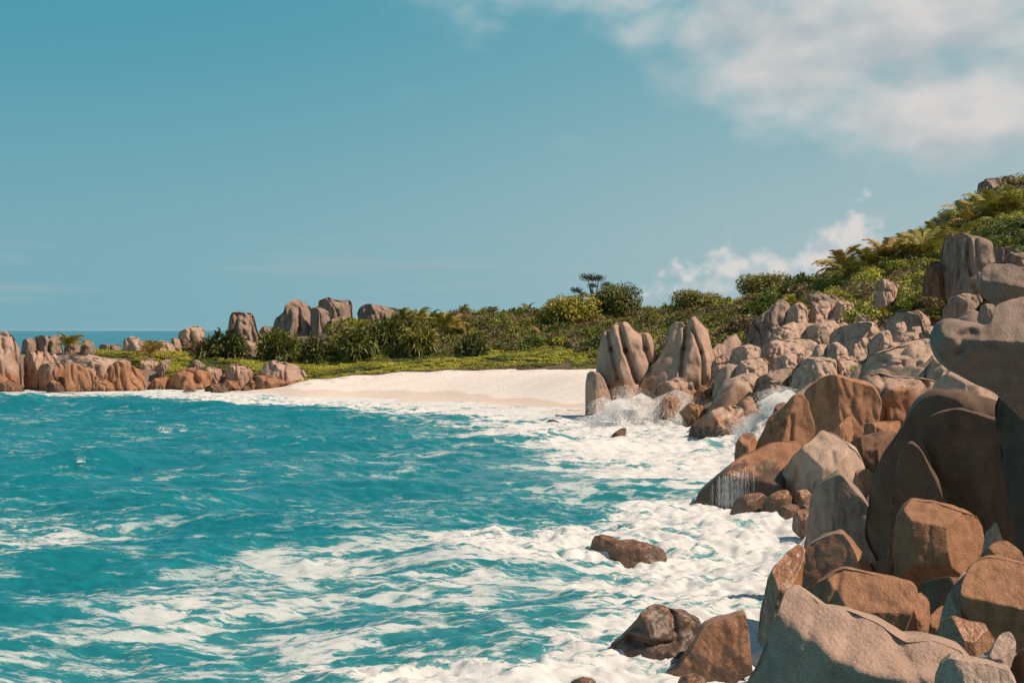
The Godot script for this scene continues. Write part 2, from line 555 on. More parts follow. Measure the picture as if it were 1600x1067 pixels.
func water_material(x0: float, z0: float, wx: float, wz: float, size: int, s: int, fa: float, fb: float, relief: float) -> StandardMaterial3D:
	# colour (alpha: dullness) and relief of a piece of the bay, u along x and v along -z
	var ia := foam_noise(s, fa, size, size, 3.6, false)
	var ib := foam_noise(s + 1, fb, size, size, 2.8, true)
	var ic := foam_noise(s + 2, fb * 3.0, size, size, 2.6, false)
	var ea := equalised(ia)
	var eb := equalised(ib)
	var ec := equalised(ic)
	var ba := ia.get_data()
	var bb := ib.get_data()
	var bc := ic.get_data()
	var cn := 128
	var cover := PackedFloat32Array()
	cover.resize(cn * cn)
	var fill := func(j: int) -> Array:
		var r := PackedFloat32Array()
		r.resize(cn)
		for i in cn:
			r[i] = foam_cover(x0 + wx * i / (cn - 1), z0 - wz * j / (cn - 1))
		return [r]
	var parts := []
	parts.resize(cn)
	var t0 := WorkerThreadPool.add_group_task(func(j: int): parts[j] = fill.call(j)[0], cn, 4)
	WorkerThreadPool.wait_for_group_task_completion(t0)
	cover = PackedFloat32Array()
	for j in cn: cover.append_array(parts[j])
	surf_maps.append([x0, z0, wx, wz, cover])
	var rows := []
	rows.resize(size)
	var highs := []
	highs.resize(size)
	var work := func(y: int) -> void:
		var out := PackedByteArray()
		out.resize(size * 4)
		var hi := PackedByteArray()
		hi.resize(size)
		var fy := float(y) / (size - 1) * (cn - 1.001)
		var jy := int(fy)
		fy -= jy
		for x in size:
			var fx := float(x) / (size - 1) * (cn - 1.001)
			var jx := int(fx)
			fx -= jx
			var k := jy * cn + jx
			var cv := lerpf(lerpf(cover[k], cover[k + 1], fx), lerpf(cover[k + cn], cover[k + cn + 1], fx), fy)
			var i := y * size + x
			var a := ea[ba[i]]
			var b := eb[bb[i]]
			var c := ec[bc[i]]
			var u := a * 0.44 + b * 0.32 + c * 0.24
			u = clampf(0.5 + (u - 0.5) * 1.55, 0.0, 1.0)
			var edge := 1.06 - minf(cv * (0.80 + 0.28 * cv), 1.02)
			var f := smoothstep(edge - 0.12, edge + 0.24, u)
			# thin lace around the thick foam
			var lace := smoothstep(edge - 0.30, edge, u) * smoothstep(0.62, 0.95, b) * 0.55
			f = maxf(f, lace)
			# bubbles carried under the surface turn the water milky
			var milk := clampf(cv * 0.80 - 0.08 + (a - 0.5) * 0.26, 0.0, 1.0)
			var tint := clampf((c - 0.5) * 0.5 + (a - 0.5) * 0.5, -0.5, 0.5)
			var r := lerpf(0.0 + 0.004, 0.17, milk * milk)
			var g := lerpf(0.185 + tint * 0.05, 0.42, milk * milk + milk * 0.08)
			var bl := lerpf(0.228 + tint * 0.06, 0.44, milk * milk)
			var white := f * (0.50 + 0.50 * smoothstep(0.25, 0.9, cv)) * (0.9 + 0.1 * c)
			r = lerpf(r, 0.70, white)
			g = lerpf(g, 0.69, white)
			bl = lerpf(bl, 0.685, white)
			var o := x * 4
			out[o] = int(255.0 * pow(r, 0.4545))
			out[o + 1] = int(255.0 * pow(g, 0.4545))
			out[o + 2] = int(255.0 * pow(bl, 0.4545))
			out[o + 3] = int(lerpf(34.0, 235.0, f))
			hi[x] = int(clampf(c * 70.0 + b * 45.0 + f * (60.0 + 80.0 * c), 0.0, 255.0))
		rows[y] = out
		highs[y] = hi
	var id := WorkerThreadPool.add_group_task(work, size, 8)
	WorkerThreadPool.wait_for_group_task_completion(id)
	var all := PackedByteArray()
	var allh := PackedByteArray()
	for y in size:
		all.append_array(rows[y])
		allh.append_array(highs[y])
	var m := StandardMaterial3D.new()
	var tex := ImageTexture.create_from_image(Image.create_from_data(size, size, false, Image.FORMAT_RGBA8, all))
	m.albedo_texture = tex
	m.roughness = 1.0
	m.roughness_texture = tex
	m.roughness_texture_channel = BaseMaterial3D.TEXTURE_CHANNEL_ALPHA
	m.heightmap_enabled = true
	m.heightmap_texture = ImageTexture.create_from_image(Image.create_from_data(size, size, false, Image.FORMAT_L8, allh))
	m.heightmap_scale = relief
	m.texture_repeat = false
	m.metallic_specular = 0.45
	return m

func make_sea() -> void:
	var places := [
		[20, 640, 0.02], [120, 635, 0.03], [200, 650, 0.10], [260, 672, 0.20], [300, 640, 0.04], [100, 690, 0.02], [100, 720, 0.04], [130, 722, 0.22], [200, 720, 0.02], [300, 735, 0.24], [430, 740, 0.22], [510, 727, 0.22], [590, 725, 0.26], [380, 690, 0.02], [40, 760, 0.05], [200, 775, 0.10],
		[10, 830, 0.62], [60, 840, 0.66], [150, 840, 0.60], [190, 815, 0.35], [240, 850, 0.28], [300, 865, 0.16], [400, 800, 0.08], [320, 800, 0.12], [430, 870, 0.55], [520, 872, 0.68], [470, 850, 0.20], [350, 920, 0.50], [200, 920, 0.52], [300, 950, 0.62], [120, 900, 0.28], [60, 950, 0.32], [80, 1010, 0.48], [200, 1010, 0.52], [20, 1040, 0.50], [120, 1055, 0.32], [280, 1050, 0.30], [400, 1000, 0.52], [560, 960, 0.56], [480, 960, 0.56], [500, 1040, 0.78], [640, 1060, 0.95], [700, 1000, 0.64], [600, 1010, 0.61], [400, 1060, 0.55],
		[640, 880, 0.52], [740, 900, 0.64], [700, 820, 0.22], [600, 800, 0.22], [500, 800, 0.24], [560, 770, 0.26], [650, 760, 0.36], [760, 785, 0.36], [750, 750, 0.24], [800, 720, 0.34], [690, 712, 0.38], [600, 690, 0.04], [500, 680, 0.03], [640, 655, 0.45], [700, 650, 0.66], [760, 660, 0.68], [850, 670, 0.84], [900, 720, 0.80], [850, 790, 0.40], [850, 810, 0.48], [920, 790, 0.30], [950, 770, 0.55], [1050, 740, 0.97], [1000, 700, 1.00], [900, 850, 0.96], [800, 860, 0.92], [770, 850, 0.85], [1000, 800, 0.90], [1100, 830, 1.00], [1200, 850, 1.00], [1180, 800, 1.00], [1150, 920, 0.95], [900, 920, 0.84], [840, 930, 0.42], [870, 890, 0.62], [950, 940, 0.80], [800, 1000, 0.62], [900, 1030, 0.92], [860, 960, 0.55], [1100, 900, 1.00], [1150, 1000, 1.00], [1000, 1060, 0.98], [760, 1050, 0.85], [1060, 880, 0.93], [1000, 900, 0.86], [1180, 1060, 1.00], [820, 910, 0.52], [720, 960, 0.62],
		[500, 612, 1.10], [600, 618, 1.10], [700, 628, 1.10], [800, 638, 1.00], [900, 650, 0.90], [560, 630, 0.95], [480, 626, 0.98], [640, 638, 0.92], [720, 642, 0.90], [800, 650, 0.90], [400, 622, 1.05], [300, 618, 1.05], [220, 612, 1.05], [40, 608, 1.00], [100, 616, 0.80], [920, 680, 0.95], [1000, 660, 1.00], [1100, 690, 1.00], [1150, 700, 1.00], [900, 660, 0.80],
		[420, 652, 0.02], [520, 662, 0.03], [300, 655, 0.03], [60, 624, 0.04], [180, 630, 0.05], [-60, 700, 0.03], [-60, 850, 0.40], [-60, 1000, 0.40]]
	for q in places:
		var d: float = EYE * F / (q[1] - HORIZON)
		foam_pts.append(Vector3((q[0] - 800.0) / F * 3.0, q[2], log(d) * 2.0))
	var sea := Node3D.new()
	sea.name = "sea"
	tag(sea, "", "", "", "structure")
	add_child(sea)
	var near := water_material(-27.0, -28.0, 40.0, 40.0, 2048, 101, 0.0062, 0.014, 2.6)
	print("near water ", Time.get_ticks_msec())
	var bay := water_material(-76.0, -68.0, 100.0, 132.0, 2048, 131, 0.0120, 0.028, 6.0)
	print("bay water ", Time.get_ticks_msec())
	patch("surf", sea, -27.0, -28.0, 40.0, 40.0, 420, 400, near)
	patch("bay", sea, -76.0, -68.0, 100.0, 132.0, 400, 440, bay)
	# open water round the cove and out to the horizon
	var open := StandardMaterial3D.new()
	open.albedo_color = lin(0.010, 0.165, 0.235)
	open.roughness = 0.16
	open.heightmap_enabled = true
	open.heightmap_texture = grain_picture(61, 0.03, 0.0, 1.0, 1.3)
	open.heightmap_scale = 30.0
	open.uv1_triplanar = true
	open.uv1_world_triplanar = true
	open.uv1_scale = Vector3(1.0 / 24.0, 1.0 / 24.0, 1.0 / 11.0)
	for r in [[-400.0, 40.0, 440.0, 68.0], [-400.0, -28.0, 373.0, 40.0], [13.0, -28.0, 100.0, 40.0], [-400.0, -68.0, 324.0, 132.0], [24.0, -68.0, 100.0, 132.0]]:
		patch("open_water", sea, r[0], r[1], r[2], r[3], 90, 60, open)
	var far := func(i: int, j: int) -> Vector3:
		var z := -200.0 - 9500.0 * pow(j / 220.0, 2.6)
		var x := -700.0 + i * 8.0 if j < 110 else (-700.0 + i * 8.0) * (1.0 + (j - 110) * 0.12)
		return Vector3(x, n_wave.get_noise_2d(x * 0.03, z * 0.05) * 0.5 - 0.1, z)
	put(grid_mesh(200, 220, far), "open_water", open, sea)

func patch(called: String, parent: Node, x0: float, z0: float, wx: float, wz: float, nx: int, nz: int, mat: Material) -> void:
	var p := func(i: int, j: int) -> Vector3:
		var x := x0 + wx * i / nx
		var z := z0 - wz * j / nz
		return Vector3(x, wave(x, z), z)
	var uvf := func(q: Vector3) -> Vector2:
		return Vector2((q.x - x0) / wx, (z0 - q.z) / wz)
	put(grid_mesh(nx, nz, p, null, uvf), called, mat, parent)

# ---------------------------------------------------------------- boulders
# A boulder is given by its outline in the photograph and its distance; it gets its own depth, flat
# broken faces (cuts), flutes (grooves), lumps and the stains that the granite shows.
const TONES := {
	"pink": Color(0.51, 0.345, 0.262), "grey": Color(0.35, 0.252, 0.20), "rust": Color(0.42, 0.210, 0.115), "painted_shade": Color(0.135, 0.083, 0.056),  # last tone: brown granite with the deep shade under the overhang painted in
	"brown": Color(0.235, 0.128, 0.075), "dark": Color(0.085, 0.06, 0.045), "pale": Color(0.555, 0.395, 0.305), "foam": Color(0.80, 0.79, 0.78)}

func seg_dist(p: Vector2, a: Vector2, b: Vector2) -> float:
	var ab := b - a
	var t := clampf((p - a).dot(ab) / maxf(ab.length_squared(), 1e-6), 0.0, 1.0)
	return p.distance_to(a + ab * t)

func rock(label: String, d: float, o: Array, opt := {}) -> MeshInstance3D:
	var m: int = o.size() / 2
	var ctr := Vector2.ZERO
	var area := 0.0
	for i in m:
		var a := Vector2(o[i * 2], o[i * 2 + 1])
		var j := (i + 1) % m
		var b := Vector2(o[j * 2], o[j * 2 + 1])
		var cr := a.cross(b)
		area += cr
		ctr += (a + b) * cr
	ctr /= 3.0 * area
	if opt.has("c"): ctr = Vector2(opt.c[0], opt.c[1])
	var bottom := -1e9
	for i in m: bottom = maxf(bottom, o[i * 2 + 1])
	var foot: float = opt.get("foot", 6.0)
	var grow: float = opt.get("grow", 1.0)
	var cw := at(ctr.x, ctr.y, d)
	var k := d / F
	var toward := Vector3(-cw.x, 0, -cw.z).normalized()
	var right := Vector3.UP.cross(toward)
	var squeeze := toward.z
	var n: int = int(opt.get("n", 76) * 1.25)
	var rings: int = int(opt.get("k", 17) * 1.5)
	# the outline, evenly resampled and slightly rounded
	var len_ := PackedFloat32Array()
	var total := 0.0
	var src := PackedVector2Array()
	for i in m:
		# the foot goes on below what shows, into the ground or behind the rocks in front
		var dy: float = o[i * 2 + 1] - ctr.y
		if dy > 0.0: dy += foot * dy / (bottom - ctr.y)
		src.append(Vector2((o[i * 2] - ctr.x) * k * squeeze, -dy * k) * grow)
	if Geometry2D.is_polygon_clockwise(src): src.reverse()
	for i in m:
		len_.append(total)
		total += src[i].distance_to(src[(i + 1) % m])
	len_.append(total)
	var ring := PackedVector2Array()
	var s := 0
	for i in n:
		var at_ := total * i / n
		while len_[s + 1] < at_: s += 1
		var t := (at_ - len_[s]) / maxf(len_[s + 1] - len_[s], 1e-6)
		ring.append(src[s].lerp(src[(s + 1) % m], t))
	ring = round_off(ring, int(opt.get("soft", 2)))
	var blunt := round_off(ring, n / 5)
	var lo := Vector2(1e9, 1e9)
	var hi := -lo
	for q in ring:
		lo = lo.min(q)
		hi = hi.max(q)
	var half := (hi - lo) * 0.5
	var size := sqrt(half.x * half.y)
	var depth: float = size * opt.get("t", 0.85)
	var e: float = opt.get("e", 0.58)
	var sd := float(hash(label) % 1000)
	rng.seed = hash(label)
	# broken faces: [normal, offset] in half-widths; they set how far the front may stand out
	var cuts := []
	for q in opt.get("cuts", []):
		cuts.append([Vector3(q[0], q[1], q[2]).normalized(), q[3]])
	if not opt.has("cuts"):
		# as granite splits: a flank on either side, a top and a front
		cuts.append([Vector3(-0.85, rng.randf_range(-0.05, 0.3), rng.randf_range(0.35, 0.6)).normalized(), rng.randf_range(0.38, 0.58)])
		cuts.append([Vector3(rng.randf_range(-0.1, 0.3), 0.85, rng.randf_range(0.35, 0.6)).normalized(), rng.randf_range(0.42, 0.6)])
		cuts.append([Vector3(rng.randf_range(-0.15, 0.3), rng.randf_range(-0.25, 0.1), 1.0).normalized(), rng.randf_range(0.55, 0.72)])
		cuts.append([Vector3(0.85, rng.randf_range(0.0, 0.3), rng.randf_range(0.45, 0.7)).normalized(), rng.randf_range(0.5, 0.68)])
	for i in int(opt.get("chips", 3) if not opt.has("cuts") else opt.get("extra", 0)):
		var cv := Vector3(rng.randf_range(-0.85, 0.85), rng.randf_range(-0.45, 0.95), rng.randf_range(0.45, 1.0)).normalized()
		cuts.append([cv, rng.randf_range(0.58, 0.80)])
	var w: float = opt.get("edge", 0.04)
	var grooves := []
	for q in opt.get("grooves", []):
		grooves.append([Vector2((q[0] - ctr.x) * k * squeeze, -(q[1] - ctr.y) * k), Vector2((q[2] - ctr.x) * k * squeeze, -(q[3] - ctr.y) * k), q[4] * k, q[5] * k])
	var lean: float = opt.get("lean", 0.08)
	var amp: float = opt.get("amp", 0.075) * size
	var amp2: float = opt.get("rough", 0.022) * size
	var crack: float = opt.get("crack", 0.0) * size
	var flute: float = opt.get("flute", 0.0) * size
	var flute_n: float = opt.get("flutes", 5.0)
	var carve: float = opt.get("carve", 0.02 if d < 75.0 else 0.12) * size
	var swell: float = opt.get("swell", 0.0) * size
	var v := PackedVector3Array()
	v.resize((2 * rings + 1) * n)
	for j in 2 * rings + 1:
		var phi := (float(j) / rings - 1.0) * PI / 2.0
		var r := cos(phi) if j > 0 and j < 2 * rings else 0.0
		var z := pow(maxf(1.0 - pow(r, 2.0 / e), 0.0), e * 0.5) * signf(phi)
		if z < 0.0: z *= 1.2
		for i in n:
			var b := blunt[i].lerp(ring[i], pow(r, 0.6)) * r
			var qx := b.x / half.x
			var qy := b.y / half.y
			var qz := z
			if swell > 0.0 and z > 0.0:
				# lobed outlines: the depth follows the distance to the edge
				var near := 1e9
				for g in n:
					near = minf(near, seg_dist(b, ring[g], ring[(g + 1) % n]))
				var u := 1.0 - minf(near / swell, 1.0)
				qz = sqrt(maxf(1.0 - u * u, 0.0)) * lerpf(0.75, 1.0, 1.0 - r)
			if z > -0.9:
				for c in cuts:
					var zp: float = (c[1] - c[0].x * qx - c[0].y * qy) / c[0].z
					var t := qz - zp
					if t > -w:
						qz -= t if t > w else (t + w) * (t + w) / (4.0 * w)
			# the back stays clear of the front where a face runs out to the rim
			if z < 0.0: qz -= 0.10 * minf(-z * 3.0, 1.0)
			var p := Vector3(b.x, b.y, qz * depth)
			if z > 0.0:
				for g in grooves:
					var dist: float = seg_dist(b, g[0], g[1]) / g[2]
					if dist < 2.5:
						p.z -= minf(g[3], 0.25 * depth + 0.6 * maxf(p.z, 0.0)) * exp(-dist * dist * 1.6) * smoothstep(0.0, 0.25, z)
			if flute > 0.0 and z > 0.0:
				var fx := qx * flute_n + n_low.get_noise_2d(qy * 0.6 + sd, 3.0) * 1.8 + qy * 0.5
				var fl := absf(sin(fx * PI * 0.5 + sd))
				var cut := (1.0 - fl) * (1.0 - fl)
				p.z -= flute * cut * minf(z * 3.0, 1.0) * (0.6 + 0.8 * n_low.get_noise_2d(fx * 0.3, sd))
			p.z -= lean * p.y
			var np := Vector3(p.x, p.y, p.z) / size + Vector3(sd, sd * 0.37, 0.0)
			# hollows worn down the stone by rain and sea: sharp ridges between smooth runs
			var cn := n_low.get_noise_3d(np.x * 1.5 + np.y * 0.25, np.y * 0.42, np.z * 1.1 + 7.0)
			var run := clampf(1.0 - absf(cn) * 3.2, 0.0, 1.0)
			run = run * run * (3.0 - 2.0 * run)
			p.z -= carve * run * smoothstep(0.0, 0.35, z) * signf(maxf(z, 0.0))
			p.x -= b.x * 0.28 * carve / size * run * r
			p.y -= maxf(b.y, 0.0) * 0.45 * carve / size * run * r
			if crack > 0.0:
				var cr := n_cell.get_noise_3dv(np * 1.25) + 1.0
				p.z -= crack * (1.0 - smoothstep(0.0, 0.22, cr)) * smoothstep(0.0, 0.4, z)
			var dir := Vector3(qx * 0.8, qy * 0.8, signf(z) * 0.8 if absf(z) > 0.3 else z * 2.5)
			p += dir * (amp * n_low.get_noise_3dv(np * 0.9) + amp2 * n_mid.get_noise_3dv(np * 2.6))
			v[j * n + i] = p
	var nn := PackedVector3Array()
	nn.resize(v.size())
	var col := PackedColorArray()
	col.resize(v.size())
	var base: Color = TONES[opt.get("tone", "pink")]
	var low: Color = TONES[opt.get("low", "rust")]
	var tide: float = opt.get("tide", 2.0)
	var streak: float = opt.get("streak", 0.35)
	var algae: float = opt.get("algae", 0.45)
	var blotch: float = opt.get("blotch", 0.5)
	var idx := PackedInt32Array()
	for j in 2 * rings + 1:
		for i in n:
			var at_ := j * n + i
			var du := v[j * n + (i + 1) % n] - v[j * n + (i + n - 1) % n]
			var dv := v[mini(j + 1, 2 * rings) * n + i] - v[maxi(j - 1, 0) * n + i]
			var nl := du.cross(dv)
			if j == 0: nl = Vector3(0, 0, -1)
			elif j == 2 * rings: nl = Vector3(0, 0, 1)
			nn[at_] = (right * nl.x + Vector3.UP * nl.y + toward * nl.z).normalized()
			var p := v[at_]
			var y := p.y + cw.y
			var np := p / size + Vector3(sd, sd * 0.37, 0.0)
			var t1 := n_low.get_noise_3dv(np * 1.1 + Vector3(9, 0, 0))
			var t2 := n_mid.get_noise_3dv(np * 3.0 + Vector3(0, 5, 0))
			var st := n_mid.get_noise_3d(np.x * 3.4, np.y * 0.45, np.z * 3.4)
			var c := base
			c = c.lerp(low, smoothstep(-0.25, 0.25, (tide - y) * 0.55 + t1 * 0.9 + t2 * 0.4))
			c = c.lerp(Color(c.r * 0.52, c.g * 0.48, c.b * 0.46), streak * smoothstep(0.08, 0.34, st))
			c = c.lerp(TONES.rust, blotch * 0.55 * smoothstep(0.18, 0.5, t1 + t2 * 0.35))
			c = c.lerp(TONES.dark, 0.8 * smoothstep(-0.1, 0.1, algae - y + t2 * 0.7 + st * 0.3))
			c = c * (1.0 + t2 * 0.22)
			c.a = 1.0
			col[at_] = c
			if j < 2 * rings:
				var i2 := (i + 1) % n
				idx.append_array([at_, at_ + n, j * n + i2, j * n + i2, at_ + n, (j + 1) * n + i2])
	for i in v.size():
		var p := v[i]
		v[i] = right * p.x + Vector3.UP * p.y + toward * p.z
	var mat: Material = M.near_stone if d < 30.0 else M.mid_stone if d < 75.0 else M.far_stone
	if opt.has("mat"): mat = opt.mat
	elif opt.get("wet", false): mat = M.wet_near if d < 30.0 else M.wet_mid
	var ob := put(array_mesh(v, nn, col, idx), opt.get("name", "boulder"), mat)
	ob.position = cw
	tag(ob, label, opt.get("category", "boulder"), opt.get("group", ""), opt.get("kind", ""))
	return ob

func round_off(p: PackedVector2Array, reach: int) -> PackedVector2Array:
	if reach <= 0: return p
	var n := p.size()
	var out := PackedVector2Array()
	for i in n:
		var s := Vector2.ZERO
		var ws := 0.0
		for k in range(-reach, reach + 1):
			var w := 1.0 - absf(k) / (reach + 1.0)
			s += p[(i + k + n) % n] * w
			ws += w
		out.append(s / ws)
	return out

func with(extra := {}) -> Dictionary:
	return common.merged(extra, true)

func make_rocks() -> void:
	var g := "boulders of the headland left of the beach"
	common = {"n": 76, "k": 16, "tide": 2.6, "group": g, "algae": 0.3, "foot": 15.0}
	# ---- the headland on the left
	rock("tall smooth boulder at the left edge of the picture", 186, [-45, 560, -20, 530, 0, 518, 8, 517, 22, 525, 32, 545, 34, 575, 35, 602, 20, 612, -20, 612, -45, 600], with({"t": 0.7, "grooves": [[2, 530, 8, 590, 4, 6]], "chips": 2}))
	rock("low wet ledge at the foot of the tall left-edge boulder", 184, [-15, 600, 5, 597, 15, 592, 30, 599, 40, 609, 30, 616, -15, 616], with({"tone": "brown", "low": "brown", "tide": 9.0}))
	rock("pale boulder with slanting flutes right of the left-edge boulder", 189, [35, 556, 50, 547, 75, 548, 86, 560, 92, 575, 90, 607, 60, 610, 36, 608], with({"flute": 0.22, "flutes": 5.0, "streak": 0.6, "tide": 2.6}))
	rock("brown boulder with dark flutes over the surf on the headland", 186, [57, 578, 64, 568, 82, 566, 100, 568, 104, 580, 98, 605, 78, 610, 60, 600], with({"flute": 0.25, "flutes": 5.0, "tone": "grey", "streak": 0.7}))
	rock("flat-faced rust block standing in the surf of the headland", 184, [96, 612, 99, 578, 105, 566, 118, 567, 136, 575, 155, 591, 159, 616, 130, 622, 100, 620], with({"tone": "pink", "tide": 4.5, "chips": 1, "e": 0.5, "cuts": [[-0.1, 0.1, 1, 0.6]], "streak": 0.15}))
	rock("dark wet wedge in the water before the flat-faced rust block", 181, [70, 600, 76, 594, 88, 594, 98, 604, 106, 620, 96, 625, 72, 623], with({"tone": "brown", "tide": 9.0, "algae": 1.2, "chips": 5}))
	rock("long pale sloping slab above the headland's front boulders", 196, [78, 556, 92, 549, 106, 551, 115, 562, 140, 553, 162, 560, 190, 562, 214, 570, 228, 582, 220, 602, 160, 604, 108, 585], with({"tone": "pale", "tide": 0.5, "t": 0.9, "flute": 0.10, "flutes": 9.0, "lean": 0.6}))
	rock("round dark brown boulder with a bright shoulder on the headland", 186, [159, 594, 168, 574, 182, 563, 198, 568, 215, 576, 227, 586, 226, 606, 200, 616, 172, 610], with({"tone": "brown", "tide": 5.0, "chips": 3, "streak": 0.7, "cuts": [[-0.6, 0.2, 0.8, 0.55], [0.6, 0.3, 0.7, 0.62]]}))
	rock("low slanting rust boulder in front of the round dark brown one", 183, [141, 600, 150, 592, 164, 593, 178, 602, 193, 617, 165, 624, 143, 622], with({"tone": "rust", "tide": 6.0}))
	rock("small grey block behind the headland near the left edge", 205, [31, 548, 34, 532, 44, 527, 55, 530, 57, 549, 44, 553], with({"tone": "grey", "tide": -1.0}))
	rock("wide split grey block on the skyline of the headland", 206, [51, 548, 53, 526, 64, 523, 75, 527, 83, 524, 95, 523, 98, 546, 76, 554], with({"tone": "grey", "tide": -1.0, "grooves": [[76, 526, 75, 550, 3, 8]], "e": 0.55}))
	rock("grey boulder behind the little palm on the headland", 207, [96, 548, 102, 533, 114, 529, 124, 535, 125, 549, 110, 553], with({"tone": "grey", "tide": -1.0}))
	rock("cone-shaped grey boulder right of the little palm", 204, [122, 549, 127, 534, 137, 529, 146, 536, 151, 550, 136, 555], with({"tone": "grey", "tide": -1.0, "chips": 3}))
	rock("low dark grey boulder against the sea behind the headland", 208, [149, 549, 155, 538, 170, 538, 188, 538, 192, 549, 165, 554], with({"tone": "grey", "tide": -1.0, "streak": 0.6, "grooves": [[171, 538, 172, 550, 2, 5]]}))
	rock("lumpy pale boulder on the middle of the headland skyline", 206, [189, 552, 192, 531, 205, 524, 217, 529, 224, 536, 243, 541, 246, 552, 222, 561, 198, 558], with({"tone": "pale", "tide": -1.0, "chips": 6, "rough": 0.05}))
	rock("flat pale boulder right of the lumpy headland boulder", 210, [231, 542, 240, 532, 256, 532, 273, 540, 277, 547, 254, 551], with({"tone": "pale", "tide": -1.0}))
	rock("big bright split boulder at the right end of the headland skyline", 215, [274, 538, 279, 518, 294, 511, 310, 508, 320, 517, 320, 531, 302, 540, 283, 541], with({"tone": "pale", "tide": -1.0, "grooves": [[296, 515, 300, 537, 2.5, 6]], "chips": 2, "e": 0.55}))
	rock("small boulder leaning on the big bright split one", 214, [262, 543, 268, 527, 280, 530, 287, 542, 275, 547], with({"tone": "pink", "tide": -1.0}))
	rock("small ribbed boulder between the creepers of the headland", 198, [207, 580, 220, 562, 240, 561, 252, 572, 244, 584, 222, 586], with({"tone": "pink", "tide": 0.0, "flute": 0.15}))
	rock("grey weathered boulder lying in the headland creepers", 197, [290, 575, 299, 562, 311, 563, 323, 573, 319, 581, 298, 582], with({"tone": "grey", "tide": 0.0, "rough": 0.05}))
	rock("thin slab tilted over the creepers beside the brown boulder", 194, [240, 572, 258, 560, 268, 562, 262, 572, 250, 580], with({"tone": "grey", "tide": 0.0}))
	rock("low brown ledge left of the hollowed boulder", 189, [226, 604, 240, 591, 262, 588, 268, 604, 242, 611], with({"tone": "brown", "tide": 4.0}))
	rock("wide rust boulder with a dark hollow on the headland shore", 188, [248, 610, 262, 591, 280, 578, 300, 576, 326, 580, 332, 592, 330, 610, 290, 616, 262, 614], with({"tone": "rust", "tide": 4.0, "streak": 0.8, "grooves": [[300, 583, 306, 596, 6, 14]], "amp": 0.12}))
	rock("smooth pink boulder behind the hollowed rust one", 193, [310, 588, 324, 572, 346, 577, 350, 594, 330, 600], with({"tide": 0.8}))
	rock("pair-like cracked pink boulder in the middle of the right cluster", 192, [347, 594, 354, 573, 366, 568, 386, 573, 398, 580, 396, 590, 372, 597, 352, 598], with({"tide": 0.8, "grooves": [[367, 569, 368, 594, 2, 6]]}))
	rock("large smooth cracked boulder where the headland meets the beach", 189, [402, 596, 409, 569, 425, 563, 446, 567, 461, 570, 476, 581, 491, 598, 489, 610, 460, 606, 420, 608], with({"tide": 0.8, "grooves": [[444, 566, 444, 593, 2, 7]], "chips": 2, "lean": 0.3}))
	rock("brown fluted ledge at the beach end of the headland", 184, [378, 606, 388, 591, 410, 585, 432, 588, 446, 599, 470, 593, 488, 607, 484, 615, 450, 616, 395, 613], with({"tone": "brown", "tide": 2.6, "flute": 0.2, "flutes": 6.0}))
	rock("blunt rust block in the swash below the headland", 182, [314, 621, 319, 604, 335, 600, 355, 602, 362, 613, 361, 625, 335, 627], with({"tone": "rust", "tide": 5.0, "algae": 0.9, "e": 0.55}))
	rock("small upright rust boulder in the swash", 182, [368, 622, 377, 606, 388, 602, 394, 612, 393, 624, 376, 625], with({"tone": "rust", "tide": 5.0, "algae": 0.7}))
	rock("smallest rust stone in the swash nearest the beach", 180, [392, 622, 400, 614, 413, 616, 414, 624, 397, 626], with({"tone": "rust", "tide": 5.0, "n": 40, "k": 9}))
	rock("black-footed wet rock at the water before the hollowed boulder", 181, [272, 624, 284, 612, 296, 607, 306, 612, 312, 622, 300, 629, 280, 629], with({"tone": "brown", "tide": 5.0, "algae": 1.4, "rough": 0.06}))
	rock("dark gap boulder under the cracked pair of the headland", 187, [340, 606, 352, 594, 372, 596, 380, 606, 368, 616, 350, 614], with({"tone": "brown", "tide": 5.0, "streak": 0.7}))
	# ---- the grey outcrop behind the pandanus
	g = "grey outcrop rising over the scrub behind the headland"
	common = {"n": 64, "k": 14, "tide": -5.0, "tone": "grey", "group": g, "streak": 0.65, "algae": -9.0, "blotch": 0.2, "foot": 22.0}
	rock("crowned grey tower rock with three knobs on the skyline", 236, [354, 540, 356, 505, 359, 489, 364, 485, 371, 487, 378, 487, 384, 491, 391, 488, 397, 492, 400, 505, 405, 522, 406, 545, 382, 552, 360, 548], with({"grooves": [[371, 488, 366, 515, 4, 12], [388, 491, 399, 545, 3.5, 14]], "t": 0.7}))
	rock("small pale rock at the foot of the crowned tower", 228, [374, 546, 386, 531, 399, 535, 406, 547, 392, 556], with({"tone": "pink"}))
	rock("dark rock wedged right of the crowned tower", 238, [403, 538, 404, 518, 412, 508, 424, 513, 432, 528, 424, 542], with())
	rock("broad grey dome rock with a black vertical crack", 256, [417, 520, 428, 498, 443, 487, 446, 475, 462, 466, 478, 473, 489, 482, 493, 500, 492, 520, 450, 525], with({"grooves": [[467, 482, 468, 515, 3, 16], [452, 480, 450, 512, 4, 5]], "chips": 3}))
	rock("slanting grey rock leaning on the right of the broad dome", 252, [484, 482, 497, 478, 512, 486, 519, 494, 514, 506, 496, 518, 484, 512], with())
	rock("high flat-topped grey rock right of the broad dome", 261, [493, 492, 495, 476, 500, 467, 512, 464, 530, 469, 546, 468, 550, 474, 550, 484, 556, 500, 532, 508, 508, 504], with({"grooves": [[513, 467, 510, 488, 2.5, 8]], "rough": 0.05}))
	rock("pointed grey slab under the high flat-topped rock", 248, [496, 520, 510, 503, 526, 494, 540, 495, 550, 510, 540, 526, 515, 530], with({"grooves": [[516, 505, 505, 518, 2, 6]]}))
